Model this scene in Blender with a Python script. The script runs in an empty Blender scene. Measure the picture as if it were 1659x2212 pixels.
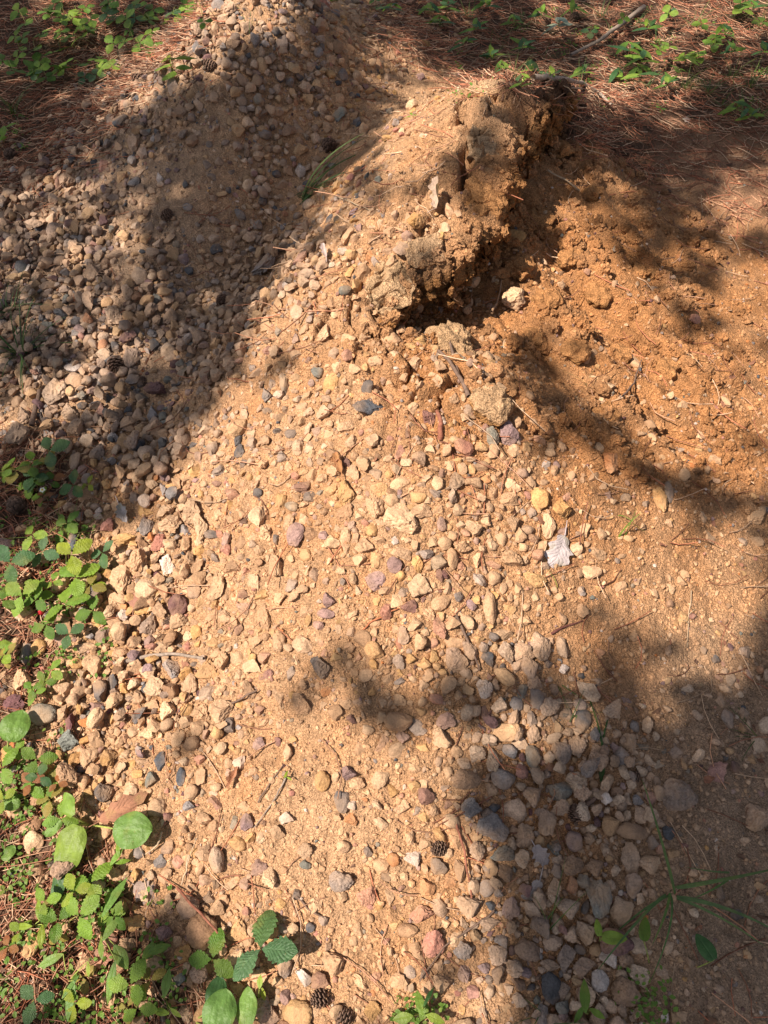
import bpy, math, random
import numpy as np
from mathutils import Vector, Matrix, Quaternion, Euler

rng = np.random.default_rng(11)
random.seed(11)
S = bpy.context.scene
COL = S.collection

# ------------------------------------------------------------------ camera, sky, sun, exposure
CAM_H, PITCH, VFOV = 1.6, math.radians(56), math.radians(68)
cam_data = bpy.data.cameras.new('camera')
cam = bpy.data.objects.new('camera', cam_data)
COL.objects.link(cam)
cam.location = (0, 0, CAM_H)
cam.rotation_euler = (math.pi / 2 - PITCH, 0, 0)
cam_data.sensor_fit = 'VERTICAL'
cam_data.angle_y = VFOV
cam_data.clip_start = 0.02
cam_data.clip_end = 400
S.camera = cam
S.render.resolution_x, S.render.resolution_y = 768, 1024

SUN_EL, SUN_BACK = math.radians(56), math.radians(24)      # sun stands left of the camera and a little behind it
SUN = np.array([-math.cos(SUN_EL) * math.cos(SUN_BACK), -math.cos(SUN_EL) * math.sin(SUN_BACK), math.sin(SUN_EL)])
world = bpy.data.worlds.new('World')
S.world = world
world.use_nodes = True
wn = world.node_tree
bg = wn.nodes['Background']
sky = wn.nodes.new('ShaderNodeTexSky')
sky.sky_type = 'NISHITA'
sky.sun_disc = False
sky.sun_elevation = SUN_EL
sky.sun_rotation = math.atan2(SUN[0], SUN[1])
sky.dust_density = 2.0
sky.air_density = 1.0
hs = wn.nodes.new('ShaderNodeHueSaturation')
hs.inputs['Saturation'].default_value = 0.55
wn.links.new(sky.outputs['Color'], hs.inputs['Color'])
wn.links.new(hs.outputs['Color'], bg.inputs['Color'])
bg.inputs['Strength'].default_value = 0.052
sl = bpy.data.lights.new('sun', 'SUN')
sl.energy = 5.0
sl.angle = math.radians(0.53)
sl.color = (1.0, 0.885, 0.74)
so = bpy.data.objects.new('sun', sl)
COL.objects.link(so)
so.location = (-6, -3, 9)
so.rotation_euler = Vector(SUN).to_track_quat('Z', 'Y').to_euler()
S.view_settings.view_transform = 'Standard'
S.view_settings.look = 'None'
S.view_settings.gamma = 1
S.view_settings.exposure = 0.93

# ------------------------------------------------------------------ pixels and places (photo drawn 1659 x 2212)
FPX = 1106 / math.tan(VFOV / 2)
CP, SP = math.cos(PITCH), math.sin(PITCH)

def ray(px, py):
    u = (np.asarray(px, float) - 829.5) / FPX
    v = (1106 - np.asarray(py, float)) / FPX
    return u, CP + v * SP, -SP + v * CP

def at(px, py, z):
    dx, dy, dz = ray(px, py)
    t = (z - CAM_H) / dz
    return np.array([dx * t, dy * t, z + 0 * t])

def project(x, y, z):
    zz = z - CAM_H
    d = y * CP - zz * SP
    up = y * SP + zz * CP
    d = np.maximum(d, 0.05)
    return 829.5 + FPX * x / d, 1106 - FPX * up / d, d

# ------------------------------------------------------------------ noise
PERM = np.random.default_rng(5).permutation(256).astype(np.int64)
PERM = np.concatenate([PERM, PERM, PERM])
GR = np.random.default_rng(6).normal(size=(256, 3))
GR /= np.linalg.norm(GR, axis=1)[:, None]

def perlin(x, y, z=None):
    x = np.asarray(x, float); y = np.asarray(y, float)
    z = np.zeros_like(x) if z is None else np.asarray(z, float)
    xi = np.floor(x).astype(np.int64); yi = np.floor(y).astype(np.int64); zi = np.floor(z).astype(np.int64)
    xf, yf, zf = x - xi, y - yi, z - zi
    f = lambda t: t * t * t * (t * (t * 6 - 15) + 10)
    u, v, w = f(xf), f(yf), f(zf)
    out = 0
    for a in (0, 1):
        for b in (0, 1):
            for c in (0, 1):
                h = PERM[PERM[PERM[(xi + a) & 255] + ((yi + b) & 255)] + ((zi + c) & 255)]
                g = GR[h]
                d = g[..., 0] * (xf - a) + g[..., 1] * (yf - b) + g[..., 2] * (zf - c)
                out = out + d * (u if a else 1 - u) * (v if b else 1 - v) * (w if c else 1 - w)
    return out * 1.5

def fbm(x, y, z=None, o=3):
    s, a, tot = 0, 1.0, 0
    for i in range(o):
        k = 2.03 ** i
        s = s + a * perlin(x * k + 13.7 * i, y * k + 7.1 * i, None if z is None else z * k)
        tot += a; a *= 0.5
    return s / tot

def sstep(a, b, x):
    t = np.clip((x - a) / (b - a), 0, 1)
    return t * t * (3 - 2 * t)

# ------------------------------------------------------------------ maps read off the photograph (cells, 0..9)
def grid(rows):
    return np.array([[float(c) for c in r] for r in rows])

def look(m, px, py):
    h, w = m.shape
    u = np.clip(np.asarray(px) / 1659 * w - 0.5, 0, w - 1.001)
    v = np.clip(np.asarray(py) / 2212 * h - 0.5, 0, h - 1.001)
    i, j = v.astype(int), u.astype(int)
    a, b = v - i, u - j
    return (m[i, j] * (1 - a) * (1 - b) + m[i + 1, j] * a * (1 - b) + m[i, j + 1] * (1 - a) * b + m[i + 1, j + 1] * a * b) / 9.0

LIGHT = grid(['25511896211222444566', '02238821147211235544', '12362111114788577532', '21111111116983432211',
              '23332111137421532223', '34332111464533644356', '43332111578846654333', '33333214897557775457',
              '34443138987666676547', '33443155787774578665', '47622266788874468876', '55313688898876436886',
              '42025899999987862357', '13347999999998898633', '48769999999999999986', '78889998899998999985',
              '77899999889888645665', '77899987544455443444', '66899985322334333333', '67875678776655332223',
              '78866789876543222333', '88888999887542222222', '88778999988653222222', '88866789988753222222',
              '88864578988853222222', '78875467888753222222', '67874455788753222222'])
GRAVEL = grid(['0058620000', '0579510000', '7615410000', '9846441100', '8996431110', '7984453111', '2874565221',
               '1786677311', '3884467211', '5874347322', '5543346643', '2332237751', '1353136831', '1355326831'])
ORANGE = grid(['1111113211', '1111115833', '1112237966', '1112259998', '1113379999', '1124368999', '1124347889',
               '1112334644', '1112323543', '1112334542', '1123234542', '1122234431', '1122233321', '1122222221'])
DUFF = grid(['9961269999', '9500113799', '5100000146', '2000000013', '3000000001', '2000000000', '7200000000',
             '8200000000', '6100000000', '4100000001', '4100000012', '8300000001', '9510000012', '9742001112'])

# ------------------------------------------------------------------ the lie of the land
GROUND0 = [(0, 2200), (0, 1900), (0, 1600), (0, 1300), (0, 1050), (0, 880), (0, 640), (0, 420), (60, 300), (150, 170),
           (290, 70), (150, 20), (0, 0), (0, 200), (1000, 20), (1050, 110), (1200, 120), (1200, 20), (1600, 20), (1600, 300), (1430, 290),
           (1500, 450), (1655, 700), (1650, 950), (1655, 1250), (1640, 1500), (1640, 1800), (1500, 2200), (1250, 2200), (900, 2205),
           (600, 2170), (400, 2030), (1600, 2000), (250, 1850), (200, 1500), (130, 2200)]
WORLD0 = [(-2.6, -.6), (-1.3, -.6), (0, -.6), (1.3, -.6), (2.6, -.6), (-2.6, 1), (-2.6, 2.5), (-2.6, 4), (-2.6, 5.2), (-1.3, 5.2),
          (0, 5.2), (1.3, 5.2), (2.6, 5.2), (2.6, 4), (2.6, 2.5), (2.6, 1), (1.5, 0.3), (-1.5, .3), (-.3, 4.1), (.5, 3.9), (-1.7, 1.6)]
HEAP = [(520, 5, .46), (440, 45, .40), (380, 90, .31), (310, 150, .17), (640, 10, .42), (720, 50, .33), (860, 90, .17), (930, 160, .13),
        (520, 200, .32), (450, 400, .2), (300, 600, .1), (300, 850, .05), (100, 800, .03), (650, 250, .25), (700, 350, .18),
        (640, 480, .13), (560, 620, .12), (860, 200, .17), (200, 300, .12), (120, 500, .04), (440, 760, .1), (250, 450, .12)]
FRONT = [(1060, 195, .50), (960, 290, .46), (850, 340, .41), (740, 460, .35), (620, 600, .29), (500, 850, .19), (330, 1050, .06),
         (900, 520, .42), (800, 640, .37), (700, 800, .29), (950, 950, .31), (1000, 1100, .27), (800, 1100, .28), (600, 1100, .20),
         (450, 1200, .1), (300, 1300, .03), (1200, 1150, .2), (1400, 1150, .12), (1550, 1200, .04), (800, 1500, .16), (1000, 1500, .15),
         (500, 1500, .08), (1200, 1400, .12), (330, 1700, .03), (600, 1800, .065), (800, 1900, .055), (1000, 1900, .055), (1200, 1800, .06),
         (1400, 1800, .03), (850, 870, .33)]
SHARED = [(1045, 850, .33), (1150, 930, .26), (1300, 1010, .18), (1500, 1070, .07), (780, 745, .33), (890, 765, .34), (1000, 790, .345)]
DUG = [(1180, 400, .22), (1050, 660, .19), (1070, 540, .22), (1130, 800, .18), (1200, 500, .19), (1330, 480, .15), (1250, 680, .165),
       (1300, 850, .15), (1420, 700, .10), (1200, 900, .22), (1380, 950, .11), (1260, 290, .17), (1350, 340, .05), (950, 690, .17), (860, 705, .17),
       (1220, 210, .24), (1480, 620, .055), (1540, 900, .055)]
RIM = [(1225, 185, .36), (1180, 225, .42), (1105, 285, .47), (1095, 380, .455), (1070, 450, .43), (1020, 490, .42), (975, 548, .41),
       (900, 606, .395), (820, 678, .375), (768, 724, .35)]

def wpts(l):
    return [at(a, b, c) for a, b, c in l]

def tps(pts):
    P = np.array(pts); n = len(P)
    def U(r2):
        return np.where(r2 > 1e-12, 0.5 * r2 * np.log(np.maximum(r2, 1e-12)), 0)
    K = U(((P[:, None, :2] - P[None, :, :2]) ** 2).sum(-1)) + np.eye(n) * 0.004
    Q = np.c_[np.ones(n), P[:, :2]]
    A = np.block([[K, Q], [Q.T, np.zeros((3, 3))]])
    w = np.linalg.solve(A, np.r_[P[:, 2], 0, 0, 0])
    def f(x, y):
        sh = x.shape
        x, y = x.ravel(), y.ravel()
        o = np.empty_like(x)
        for s in range(0, len(x), 20000):
            X, Y = x[s:s + 20000], y[s:s + 20000]
            o[s:s + 20000] = U((X[:, None] - P[:, 0]) ** 2 + (Y[:, None] - P[:, 1]) ** 2) @ w[:n] + w[n] + w[n + 1] * X + w[n + 2] * Y
        return o.reshape(sh)
    return f

zero = [at(a, b, 0) for a, b in GROUND0] + [np.array([a, b, 0.0]) for a, b in WORLD0]
fM = tps(zero + wpts(HEAP + FRONT + SHARED) + wpts([(a, b, c) for a, b, c in RIM]))
fE = tps(zero + wpts(SHARED + DUG))
poly = [at(a, b, c)[:2] for a, b, c in RIM] + [at(a, b, c)[:2] for a, b, c in
        [(800, 750, .33), (890, 765, .34), (1000, 790, .345), (1045, 850, .33), (1150, 930, .26), (1300, 1010, .18), (1500, 1070, .07), (1659, 1110, 0)]]
poly += [np.array([2.0, 1.2]), np.array([2.0, 3.0]), np.array([.75, 3.0])]
poly = np.array(poly)

def sdist(x, y, pl=poly):
    """signed distance to the dug-out area, negative inside, and the direction pointing inward"""
    d = np.full(x.shape, 1e9); gx = np.zeros(x.shape); gy = np.zeros(x.shape); ins = np.zeros(x.shape, bool)
    n = len(pl)
    for i in range(n):
        a, b = pl[i], pl[(i + 1) % n]
        e = b - a
        t = np.clip(((x - a[0]) * e[0] + (y - a[1]) * e[1]) / (e @ e), 0, 1)
        qx, qy = x - a[0] - t * e[0], y - a[1] - t * e[1]
        q = np.hypot(qx, qy)
        m = q < d
        d = np.where(m, q, d); gx = np.where(m, qx, gx); gy = np.where(m, qy, gy)
        c = ((a[1] > y) != (b[1] > y)) & (x < (b[0] - a[0]) * (y - a[1]) / (b[1] - a[1] + 1e-12) + a[0])
        ins ^= c
    s = np.where(ins, -1.0, 1.0)
    k = np.maximum(d, 1e-6)
    return s * d, -s * gx / k, -s * gy / k

X0, X1, Y0, Y1, ST = -2.6, 2.6, -.6, 5.2, 0.005
cx = np.arange(X0, X1 + .021, .02); cy = np.arange(Y0, Y1 + .021, .02)
CX, CY = np.meshgrid(cx, cy)
cM, cE = fM(CX, CY), fE(CX, CY)
cD, _, _ = sdist(CX, CY)

def bil(a, x, y, x0=X0, y0=Y0, st=.02):
    u = np.clip((x - x0) / st, 0, a.shape[1] - 1.001); v = np.clip((y - y0) / st, 0, a.shape[0] - 1.001)
    i, j = v.astype(int), u.astype(int); p, q = v - i, u - j
    return a[i, j] * (1 - p) * (1 - q) + a[i + 1, j] * p * (1 - q) + a[i, j + 1] * (1 - p) * q + a[i + 1, j + 1] * p * q

def worley(x, y):
    xi, yi = np.floor(x).astype(np.int64), np.floor(y).astype(np.int64)
    f1 = np.full(x.shape, 9.0); f2 = np.full(x.shape, 9.0); cid = np.zeros(x.shape)
    for a in (-1, 0, 1):
        for b in (-1, 0, 1):
            hsh = PERM[PERM[(xi + a) & 255] + ((yi + b) & 255)]
            dd_ = np.hypot(xi + a + .1 + .8 * hsh / 255 - x, yi + b + .1 + .8 * PERM[hsh + 17] / 255 - y)
            m = dd_ < f1
            f2 = np.where(m, f1, np.minimum(f2, dd_)); cid = np.where(m, PERM[hsh + 91] / 255, cid); f1 = np.where(m, dd_, f1)
    return f1, f2, cid

CLIFF = 0.045
CRACKS = [(at(1004, 330, .46)[:2], at(1006, 400, .43)[:2], .10), (at(1000, 200, .5)[:2], at(1002, 255, .48)[:2], .10), (at(900, 420, .42)[:2], at(1000, 400, .44)[:2], .03), (at(1120, 225, .47)[:2], at(1108, 265, .46)[:2], .08)]
def height(x, y, detail=True):
    M = bil(cM, x, y); E = bil(cE, x, y); d = bil(cD, x, y)
    wob = 0.035 * perlin(x * 9, y * 9) + .018 * perlin(x * 28, y * 28)
    near = np.exp(-(d / .15) ** 2)
    E = np.minimum(E, M + .03)
    inside = sstep(CLIFF, -CLIFF, d + wob * near)
    h = M + (E - M) * inside
    if detail:
        h = np.maximum(h, -.01)
        pile = sstep(.0, .06, h)
        h = h + .010 * fbm(x * 6, y * 6, o=2) + .008 * perlin(x * 22, y * 22) * (.4 + .6 * pile) + .0042 * perlin(x * 60, y * 60) + .0034 * perlin(x * 130, y * 130)
        dug = inside * sstep(.0, .10, h)
        b1 = 1 - np.abs(perlin(x * 13 + 3, y * 13)) * 2
        b2 = 1 - np.abs(perlin(x * 34, y * 34 + 9)) * 2
        b3 = 1 - np.abs(perlin(x * 80 + 5, y * 80)) * 2
        u_ = x * .8 + y * .6; v_ = x * .6 - y * .8
        gul = 1 - np.abs(perlin(u_ * 7 + .5 * perlin(x * 6, y * 6), v_ * 1.6 + 3)) * 2
        gul2 = 1 - np.abs(perlin(u_ * 17 + .5 * perlin(x * 9, y * 9), v_ * 3.5 + 8)) * 2
        rough_ = sstep(-.15, .35, perlin(x * 5 + 31, y * 5) + .25 * np.exp(-(d / .12) ** 2))
        h = h + dug * (.040 * gul + .016 * gul2 + (.018 * b1 + .012 * b2) * rough_ + .005 * b3 - .035)
        # cracked, layered crust behind the broken edge
        crust = (1 - inside) * np.exp(-(np.maximum(d, 0) / .20) ** 2) * sstep(.26, .36, h)
        f1_, f2_, id_ = worley(x * 13 + .7 * perlin(x * 11, y * 11), y * 13 + .7 * perlin(x * 11 + 7, y * 11))
        f3_, f4_, id2_ = worley(x * 34 + .5 * perlin(x * 30, y * 30), y * 34)
        h = h + crust * ((id_ - .5) * .050 - .042 * np.exp(-((f2_ - f1_) / .12) ** 2) + (id2_ - .5) * .016 - .009 * np.exp(-((f4_ - f3_) / .10) ** 2))
        # small hard lips and cracks in the crust of the front slope
        cr = np.abs(perlin(x * 16 + 40 + .5 * perlin(x * 30, y * 30), y * 16))
        h = h - (1 - inside) * pile * .010 * np.exp(-(cr / .035) ** 2) * sstep(.05, .3, perlin(x * 3 + 8, y * 3))
        for (p0, p1, dp) in CRACKS:
            e = p1 - p0; tt_ = np.clip(((x - p0[0]) * e[0] + (y - p0[1]) * e[1]) / (e @ e), 0, 1)
            dc = np.hypot(x - p0[0] - tt_ * e[0], y - p0[1] - tt_ * e[1]) + .006 * perlin(x * 40, y * 40)
            h = h - dp * np.exp(-(dc / .013) ** 2)
        tr = perlin(x * 11 - 20, y * 19)
        h = h + (1 - inside) * pile * .006 * (np.floor(tr * 4 + .5) / 4 - tr * .6)
    return h, inside

rx = np.arange(X0, X1 + ST, ST); ry = np.arange(Y0, Y1 + ST, ST)
RX, RY = np.meshgrid(rx, ry)
RH, _ = height(RX, RY)

def H(x, y):
    return bil(RH, np.asarray(x, float), np.asarray(y, float), X0, Y0, ST)

def normal(x, y, e=.012):
    gx = (H(x + e, y) - H(x - e, y)) / (2 * e); gy = (H(x, y + e) - H(x, y - e)) / (2 * e)
    n = np.stack([-gx, -gy, np.ones_like(gx)], -1)
    return n / np.linalg.norm(n, axis=-1, keepdims=True)

def hit(px, py):
    """where the sight line through a photo point meets the land"""
    dx, dy, dz = [float(v) for v in ray(px, py)]
    t = np.arange(.7, 6, .006)
    x, y, z = dx * t, dy * t, CAM_H + dz * t
    k = np.nonzero(z < H(x, y))[0]
    k = k[0] if len(k) else len(t) - 1
    return np.array([x[k], y[k], float(H(x[k], y[k]))]), t[k]

# ------------------------------------------------------------------ mesh and material helpers
def mk(name, V, F, cols=None, smooth=True, uv=None, sharp=None):
    V = np.ascontiguousarray(V, np.float32); F = np.ascontiguousarray(F, np.int32)
    me = bpy.data.meshes.new(name)
    k = F.shape[1]
    me.vertices.add(len(V)); me.vertices.foreach_set('co', V.ravel())
    me.loops.add(F.size); me.loops.foreach_set('vertex_index', F.ravel())
    me.polygons.add(len(F)); me.polygons.foreach_set('loop_start', np.arange(0, F.size, k, dtype=np.int32))
    me.polygons.foreach_set('loop_total', np.full(len(F), k, np.int32))
    me.polygons.foreach_set('use_smooth', np.full(len(F), smooth, bool))
    if cols is not None:
        a = me.color_attributes.new('Col', 'FLOAT_COLOR', 'POINT')
        c = np.ones((len(V), 4), np.float32); c[:, :cols.shape[1]] = cols
        a.data.foreach_set('color', c.ravel())
    if uv is not None:
        l = me.uv_layers.new(name='UVMap')
        l.data.foreach_set('uv', np.ascontiguousarray(uv[F.ravel()], np.float32).ravel())
    me.update(calc_edges=True)
    if sharp: me.set_sharp_from_angle(angle=math.radians(sharp))
    return me

def ob(name, me, mat=None, parent=None, color=None):
    o = bpy.data.objects.new(name, me)
    COL.objects.link(o)
    if me is not None and mat is not None and len(me.materials) == 0:
        me.materials.append(mat)
    if parent is not None:
        o.parent = parent
    if color is not None:
        o.color = (*color[:3], 1)
    return o

def tag(o, label, cat, group=None, kind=None):
    if label: o['label'] = label
    if cat: o['category'] = cat
    if group: o['group'] = group
    if kind: o['kind'] = kind
    return o

def mat(name):
    m = bpy.data.materials.new(name); m.use_nodes = True
    return m, m.node_tree.nodes, m.node_tree.links, m.node_tree.nodes['Principled BSDF']

def mixc(n, l, typ, fac, a, b):
    m = n.new('ShaderNodeMix'); m.data_type = 'RGBA'; m.blend_type = typ
    for s, v in ((m.inputs['Factor'], fac), (m.inputs[6], a), (m.inputs[7], b)):
        if hasattr(v, 'is_output'): l.new(v, s)
        elif isinstance(v, (int, float)): s.default_value = v if s.type == 'VALUE' else (v, v, v, 1)
        else: s.default_value = (*v, 1)
    return m.outputs[2]

def noise(n, l, scale, detail=4, rough=.6, vec=None):
    t = n.new('ShaderNodeTexNoise'); t.inputs['Scale'].default_value = scale
    t.inputs['Detail'].default_value = detail; t.inputs['Roughness'].default_value = rough
    if vec is not None: l.new(vec, t.inputs['Vector'])
    return t.outputs['Fac']

def ramp(n, l, src, stops):
    r = n.new('ShaderNodeValToRGB'); l.new(src, r.inputs['Fac'])
    e = r.color_ramp.elements
    while len(e) < len(stops): e.new(.5)
    for k, (p, c) in zip(e, stops):
        k.position = p; k.color = (c, c, c, 1) if isinstance(c, (int, float)) else (*c, 1)
    return r.outputs['Color']

def bump(n, l, h, strength, dist, prev=None):
    b = n.new('ShaderNodeBump'); b.inputs['Strength'].default_value = strength; b.inputs['Distance'].default_value = dist
    l.new(h, b.inputs['Height'])
    if prev is not None: l.new(prev, b.inputs['Normal'])
    return b.outputs['Normal']

def soil_material():
    m, n, l, p = mat('soil')
    geo = n.new('ShaderNodeNewGeometry').outputs['Position']
    a = n.new('ShaderNodeVertexColor'); a.layer_name = 'Col'
    f1 = noise(n, l, 55, 6, .65, geo); f2 = noise(n, l, 380, 3, .7, geo)
    v = n.new('ShaderNodeTexVoronoi'); v.inputs['Scale'].default_value = 210; l.new(geo, v.inputs['Vector'])
    v2 = n.new('ShaderNodeTexVoronoi'); v2.inputs['Scale'].default_value = 480; l.new(geo, v2.inputs['Vector'])
    c = mixc(n, l, 'MULTIPLY', 1.0, a.outputs['Color'], ramp(n, l, f1, [(.25, .72), (.75, 1.22)]))
    c = mixc(n, l, 'MULTIPLY', 1.0, c, ramp(n, l, f2, [(.3, .75), (.7, 1.2)]))
    hsv = n.new('ShaderNodeHueSaturation'); l.new(c, hsv.inputs['Color'])
    sep = n.new('ShaderNodeSeparateColor'); l.new(v2.outputs['Color'], sep.inputs['Color'])
    l.new(ramp(n, l, sep.outputs[0], [(0, .62), (.25, .95), (.8, 1.05), (1, 1.5)]), hsv.inputs['Value'])
    l.new(hsv.outputs['Color'], p.inputs['Base Color'])
    p.inputs['Roughness'].default_value = .95; p.inputs['Specular IOR Level'].default_value = .15
    b = bump(n, l, f1, .8, .009)
    b = bump(n, l, v.outputs['Distance'], .8, .005, b)
    b = bump(n, l, f2, .9, .003, b)
    l.new(b, p.inputs['Normal'])
    return m

def stone_material(name, per_object):
    m, n, l, p = mat(name)
    tc = n.new('ShaderNodeTexCoord').outputs['Object']
    geo = n.new('ShaderNodeNewGeometry')
    pos = geo.outputs['Position']
    if per_object:
        a = n.new('ShaderNodeObjectInfo').outputs['Color']
    else:
        a = n.new('ShaderNodeVertexColor'); a.layer_name = 'Col'; a = a.outputs['Color']
    f1 = noise(n, l, 38, 6, .65, pos); f2 = noise(n, l, 260, 4, .7, pos); f3 = noise(n, l, 16, 3, .5, pos)
    c = mixc(n, l, 'MULTIPLY', 1.0, a, ramp(n, l, f1, [(.25, .58), (.5, 1.0), (.78, 1.35)]))
    c = mixc(n, l, 'MULTIPLY', 1.0, c, ramp(n, l, f2, [(.28, .55), (.5, 1.0), (.75, 1.35)]))
    # dry sand dusted over the stones
    d = ramp(n, l, f3, [(.43, .0), (.68, .62)])
    c = mixc(n, l, 'MIX', d, c, (.44, .27, .155))
    l.new(c, p.inputs['Base Color'])
    p.inputs['Roughness'].default_value = .82; p.inputs['Specular IOR Level'].default_value = .25
    b = bump(n, l, f1, .7, .008)
    b = bump(n, l, f2, .7, .0025, b)
    l.new(b, p.inputs['Normal'])
    return m

def leaf_material(name, vein, translucent=.35, rough=.5):
    """leaf blade: colour from the object, veins from the blade's own coordinates"""
    m, n, l, p = mat(name)
    uvn = n.new('ShaderNodeUVMap').outputs['UV']
    sx = n.new('ShaderNodeSeparateXYZ'); l.new(uvn, sx.inputs[0])
    def M(op, a, b=None):
        k = n.new('ShaderNodeMath'); k.operation = op
        for s, v in zip(k.inputs, (a, b)):
            if v is None: continue
            if isinstance(v, (int, float)): s.default_value = v
            else: l.new(v, s)
        return k.outputs[0]
    au = M('ABSOLUTE', sx.outputs[0])
    if vein == 'pinnate':
        ph = M('SUBTRACT', M('MULTIPLY', sx.outputs[1], 9.0), M('MULTIPLY', au, 2.6))
        w = M('ABSOLUTE', M('SINE', M('MULTIPLY', ph, math.pi)))
    elif vein == 'parallel':
        w = M('ABSOLUTE', M('SINE', M('MULTIPLY', sx.outputs[0], 2.6 * math.pi)))
    else:
        w = M('MINIMUM', M('MULTIPLY', au, 6.0), 1.0)
    mid = M('MINIMUM', M('MULTIPLY', au, 14.0), 1.0)
    hgt = M('MULTIPLY', w, mid)
    oi = n.new('ShaderNodeObjectInfo')
    geo = n.new('ShaderNodeNewGeometry').outputs['Position']
    f1 = noise(n, l, 60, 4, .6, geo)
    c = mixc(n, l, 'MULTIPLY', 1.0, oi.outputs['Color'], ramp(n, l, f1, [(.3, .75), (.7, 1.2)]))
    f9 = noise(n, l, 22, 3, .5, geo)
    c = mixc(n, l, 'MIX', ramp(n, l, f9, [(.55, 0.0), (.72, .45)]), c, (.25, .24, .06))
    light = mixc(n, l, 'MULTIPLY', 1.0, c, (1.5, 1.35, 1.3))
    c = mixc(n, l, 'MIX', ramp(n, l, hgt, [(0, .16 if vein == 'parallel' else .28), (.3, 0)]), c, light)
    spots = noise(n, l, 220, 2, .5, geo)
    c = mixc(n, l, 'MIX', ramp(n, l, spots, [(.70, 0.0), (.76, .5)]), c, (.35, .27, .14))
    l.new(c, p.inputs['Base Color'])
    p.inputs['Roughness'].default_value = rough; p.inputs['Specular IOR Level'].default_value = .35
    bw = bump(n, l, noise(n, l, 90, 3, .6, geo), .5, .006)
    l.new(bump(n, l, hgt, .12 if vein == 'parallel' else .35, .003, bw), p.inputs['Normal'])
    tr = n.new('ShaderNodeBsdfTranslucent')
    l.new(mixc(n, l, 'MULTIPLY', 1.0, c, (1.25, 1.35, .5)), tr.inputs['Color'])
    mx = n.new('ShaderNodeMixShader'); mx.inputs['Fac'].default_value = translucent
    l.new(p.outputs[0], mx.inputs[1]); l.new(tr.outputs[0], mx.inputs[2])
    l.new(mx.outputs[0], n['Material Output'].inputs['Surface'])
    return m

def plain_material(name, rough=.85, per_object=True, color=(.3, .2, .1), fine=120, lo=.6, hi=1.3, bs=.4):
    m, n, l, p = mat(name)
    geo = n.new('ShaderNodeNewGeometry').outputs['Position']
    if per_object == 'col':
        a = n.new('ShaderNodeVertexColor'); a.layer_name = 'Col'; a = a.outputs['Color']
    elif per_object:
        a = n.new('ShaderNodeObjectInfo').outputs['Color']
    else:
        r = n.new('ShaderNodeRGB'); r.outputs[0].default_value = (*color, 1); a = r.outputs[0]
    f1 = noise(n, l, fine, 5, .65, geo)
    l.new(mixc(n, l, 'MULTIPLY', 1.0, a, ramp(n, l, f1, [(.3, lo), (.7, hi)])), p.inputs['Base Color'])
    p.inputs['Roughness'].default_value = rough; p.inputs['Specular IOR Level'].default_value = .2
    l.new(bump(n, l, f1, bs, .004), p.inputs['Normal'])
    return m

SOIL = soil_material()
STONE = stone_material('stone', True)
GRAVEL_MAT = stone_material('gravel', False)
STRAW = leaf_material('serrated_leaf', 'pinnate')
BROAD = leaf_material('broad_leaf', 'parallel', .3)
LANCE = leaf_material('narrow_leaf', 'mid', .35)
DEAD = leaf_material('dead_leaf', 'pinnate', .15, .9)
STEM = plain_material('stem', .6)
WOOD = plain_material('wood', .9)
NEEDLE = plain_material('needle', .7, 'col')
CONE = plain_material('cone', .75, 'col', fine=200)

# ------------------------------------------------------------------ terrain sheets
def soil_colour(x, y, z, inside):
    px, py, d = project(x, y, z)
    org = look(ORANGE, px, py); duf = look(DUFF, px, py)
    n1 = fbm(x * 5, y * 5, o=3); n2 = fbm(x * 17 + 5, y * 17, o=3); n3 = fbm(x * 60, y * 60, o=2)
    org = np.clip(org + .7 * n1 + .45 * n2 - .06, 0, 1)
    buff = np.array([.485, .292, .168]); orange = np.array([.40, .19, .08])
    c = buff + (orange - buff) * org[..., None]
    # crumbs of paler dry crust and darker damp
    c = c * (1 + .35 * n2[..., None] + .25 * n3[..., None])
    # dusty grey-brown apron at the right of the foot
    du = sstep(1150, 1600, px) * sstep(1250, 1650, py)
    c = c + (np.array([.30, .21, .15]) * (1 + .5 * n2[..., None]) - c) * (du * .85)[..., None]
    heap_shade = sstep(700, 200, px) * sstep(1000, 700, py)          # heap soil painted greyer to take on the tone of its shade
    c = c + (np.array([.38, .27, .195]) * (1 + .5 * n2[..., None]) - c) * (heap_shade * .7)[..., None]
    dm = sstep(.35, .6, duf + .25 * n1 + .15 * n2)
    duffc = np.array([.13, .075, .05]) * (1 + .7 * n2[..., None] + .4 * n3[..., None])
    path = np.array([.33, .185, .11]) * (1 + .5 * n2[..., None])
    pm = sstep(1350, 1500, px) * sstep(230, 330, py) * (1 - sstep(700, 900, py))
    duffc = duffc + (path - duffc) * pm[..., None]
    c = c + (duffc - c) * dm[..., None]
    return np.clip(c, .02, .75), dm

NC, NY0, NY1 = 540, -.32, 4.75
yy = [NY0]
while yy[-1] < NY1:
    yy.append(yy[-1] + .0031 * (1 + .85 * max(yy[-1], 0)))
yy = np.array(yy)
uu = np.linspace(-1, 1, NC)
GX = uu[None, :] * (.86 + .41 * np.maximum(yy, 0))[:, None]
GY = np.repeat(yy[:, None], NC, 1)
gh, gins = height(GX, GY)
gd, gnx, gny = sdist(GX, GY)
wob = .035 * perlin(GX * 9, GY * 9) + .018 * perlin(GX * 28, GY * 28)
step = np.maximum(bil(cM, GX, GY) - np.minimum(bil(cE, GX, GY), bil(cM, GX, GY) + .03), 0)
q = np.clip((gd + wob) / (CLIFF * 1.25), -1, 1)
amt = sstep(.03, .10, step) * (1 - q * q) ** 2
push = amt * q * CLIFF * 3.0            # upper half leans out over the hollow, lower half is undercut
VX = GX + gnx * push; VY = GY + gny * push
rough3 = amt * .030
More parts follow.
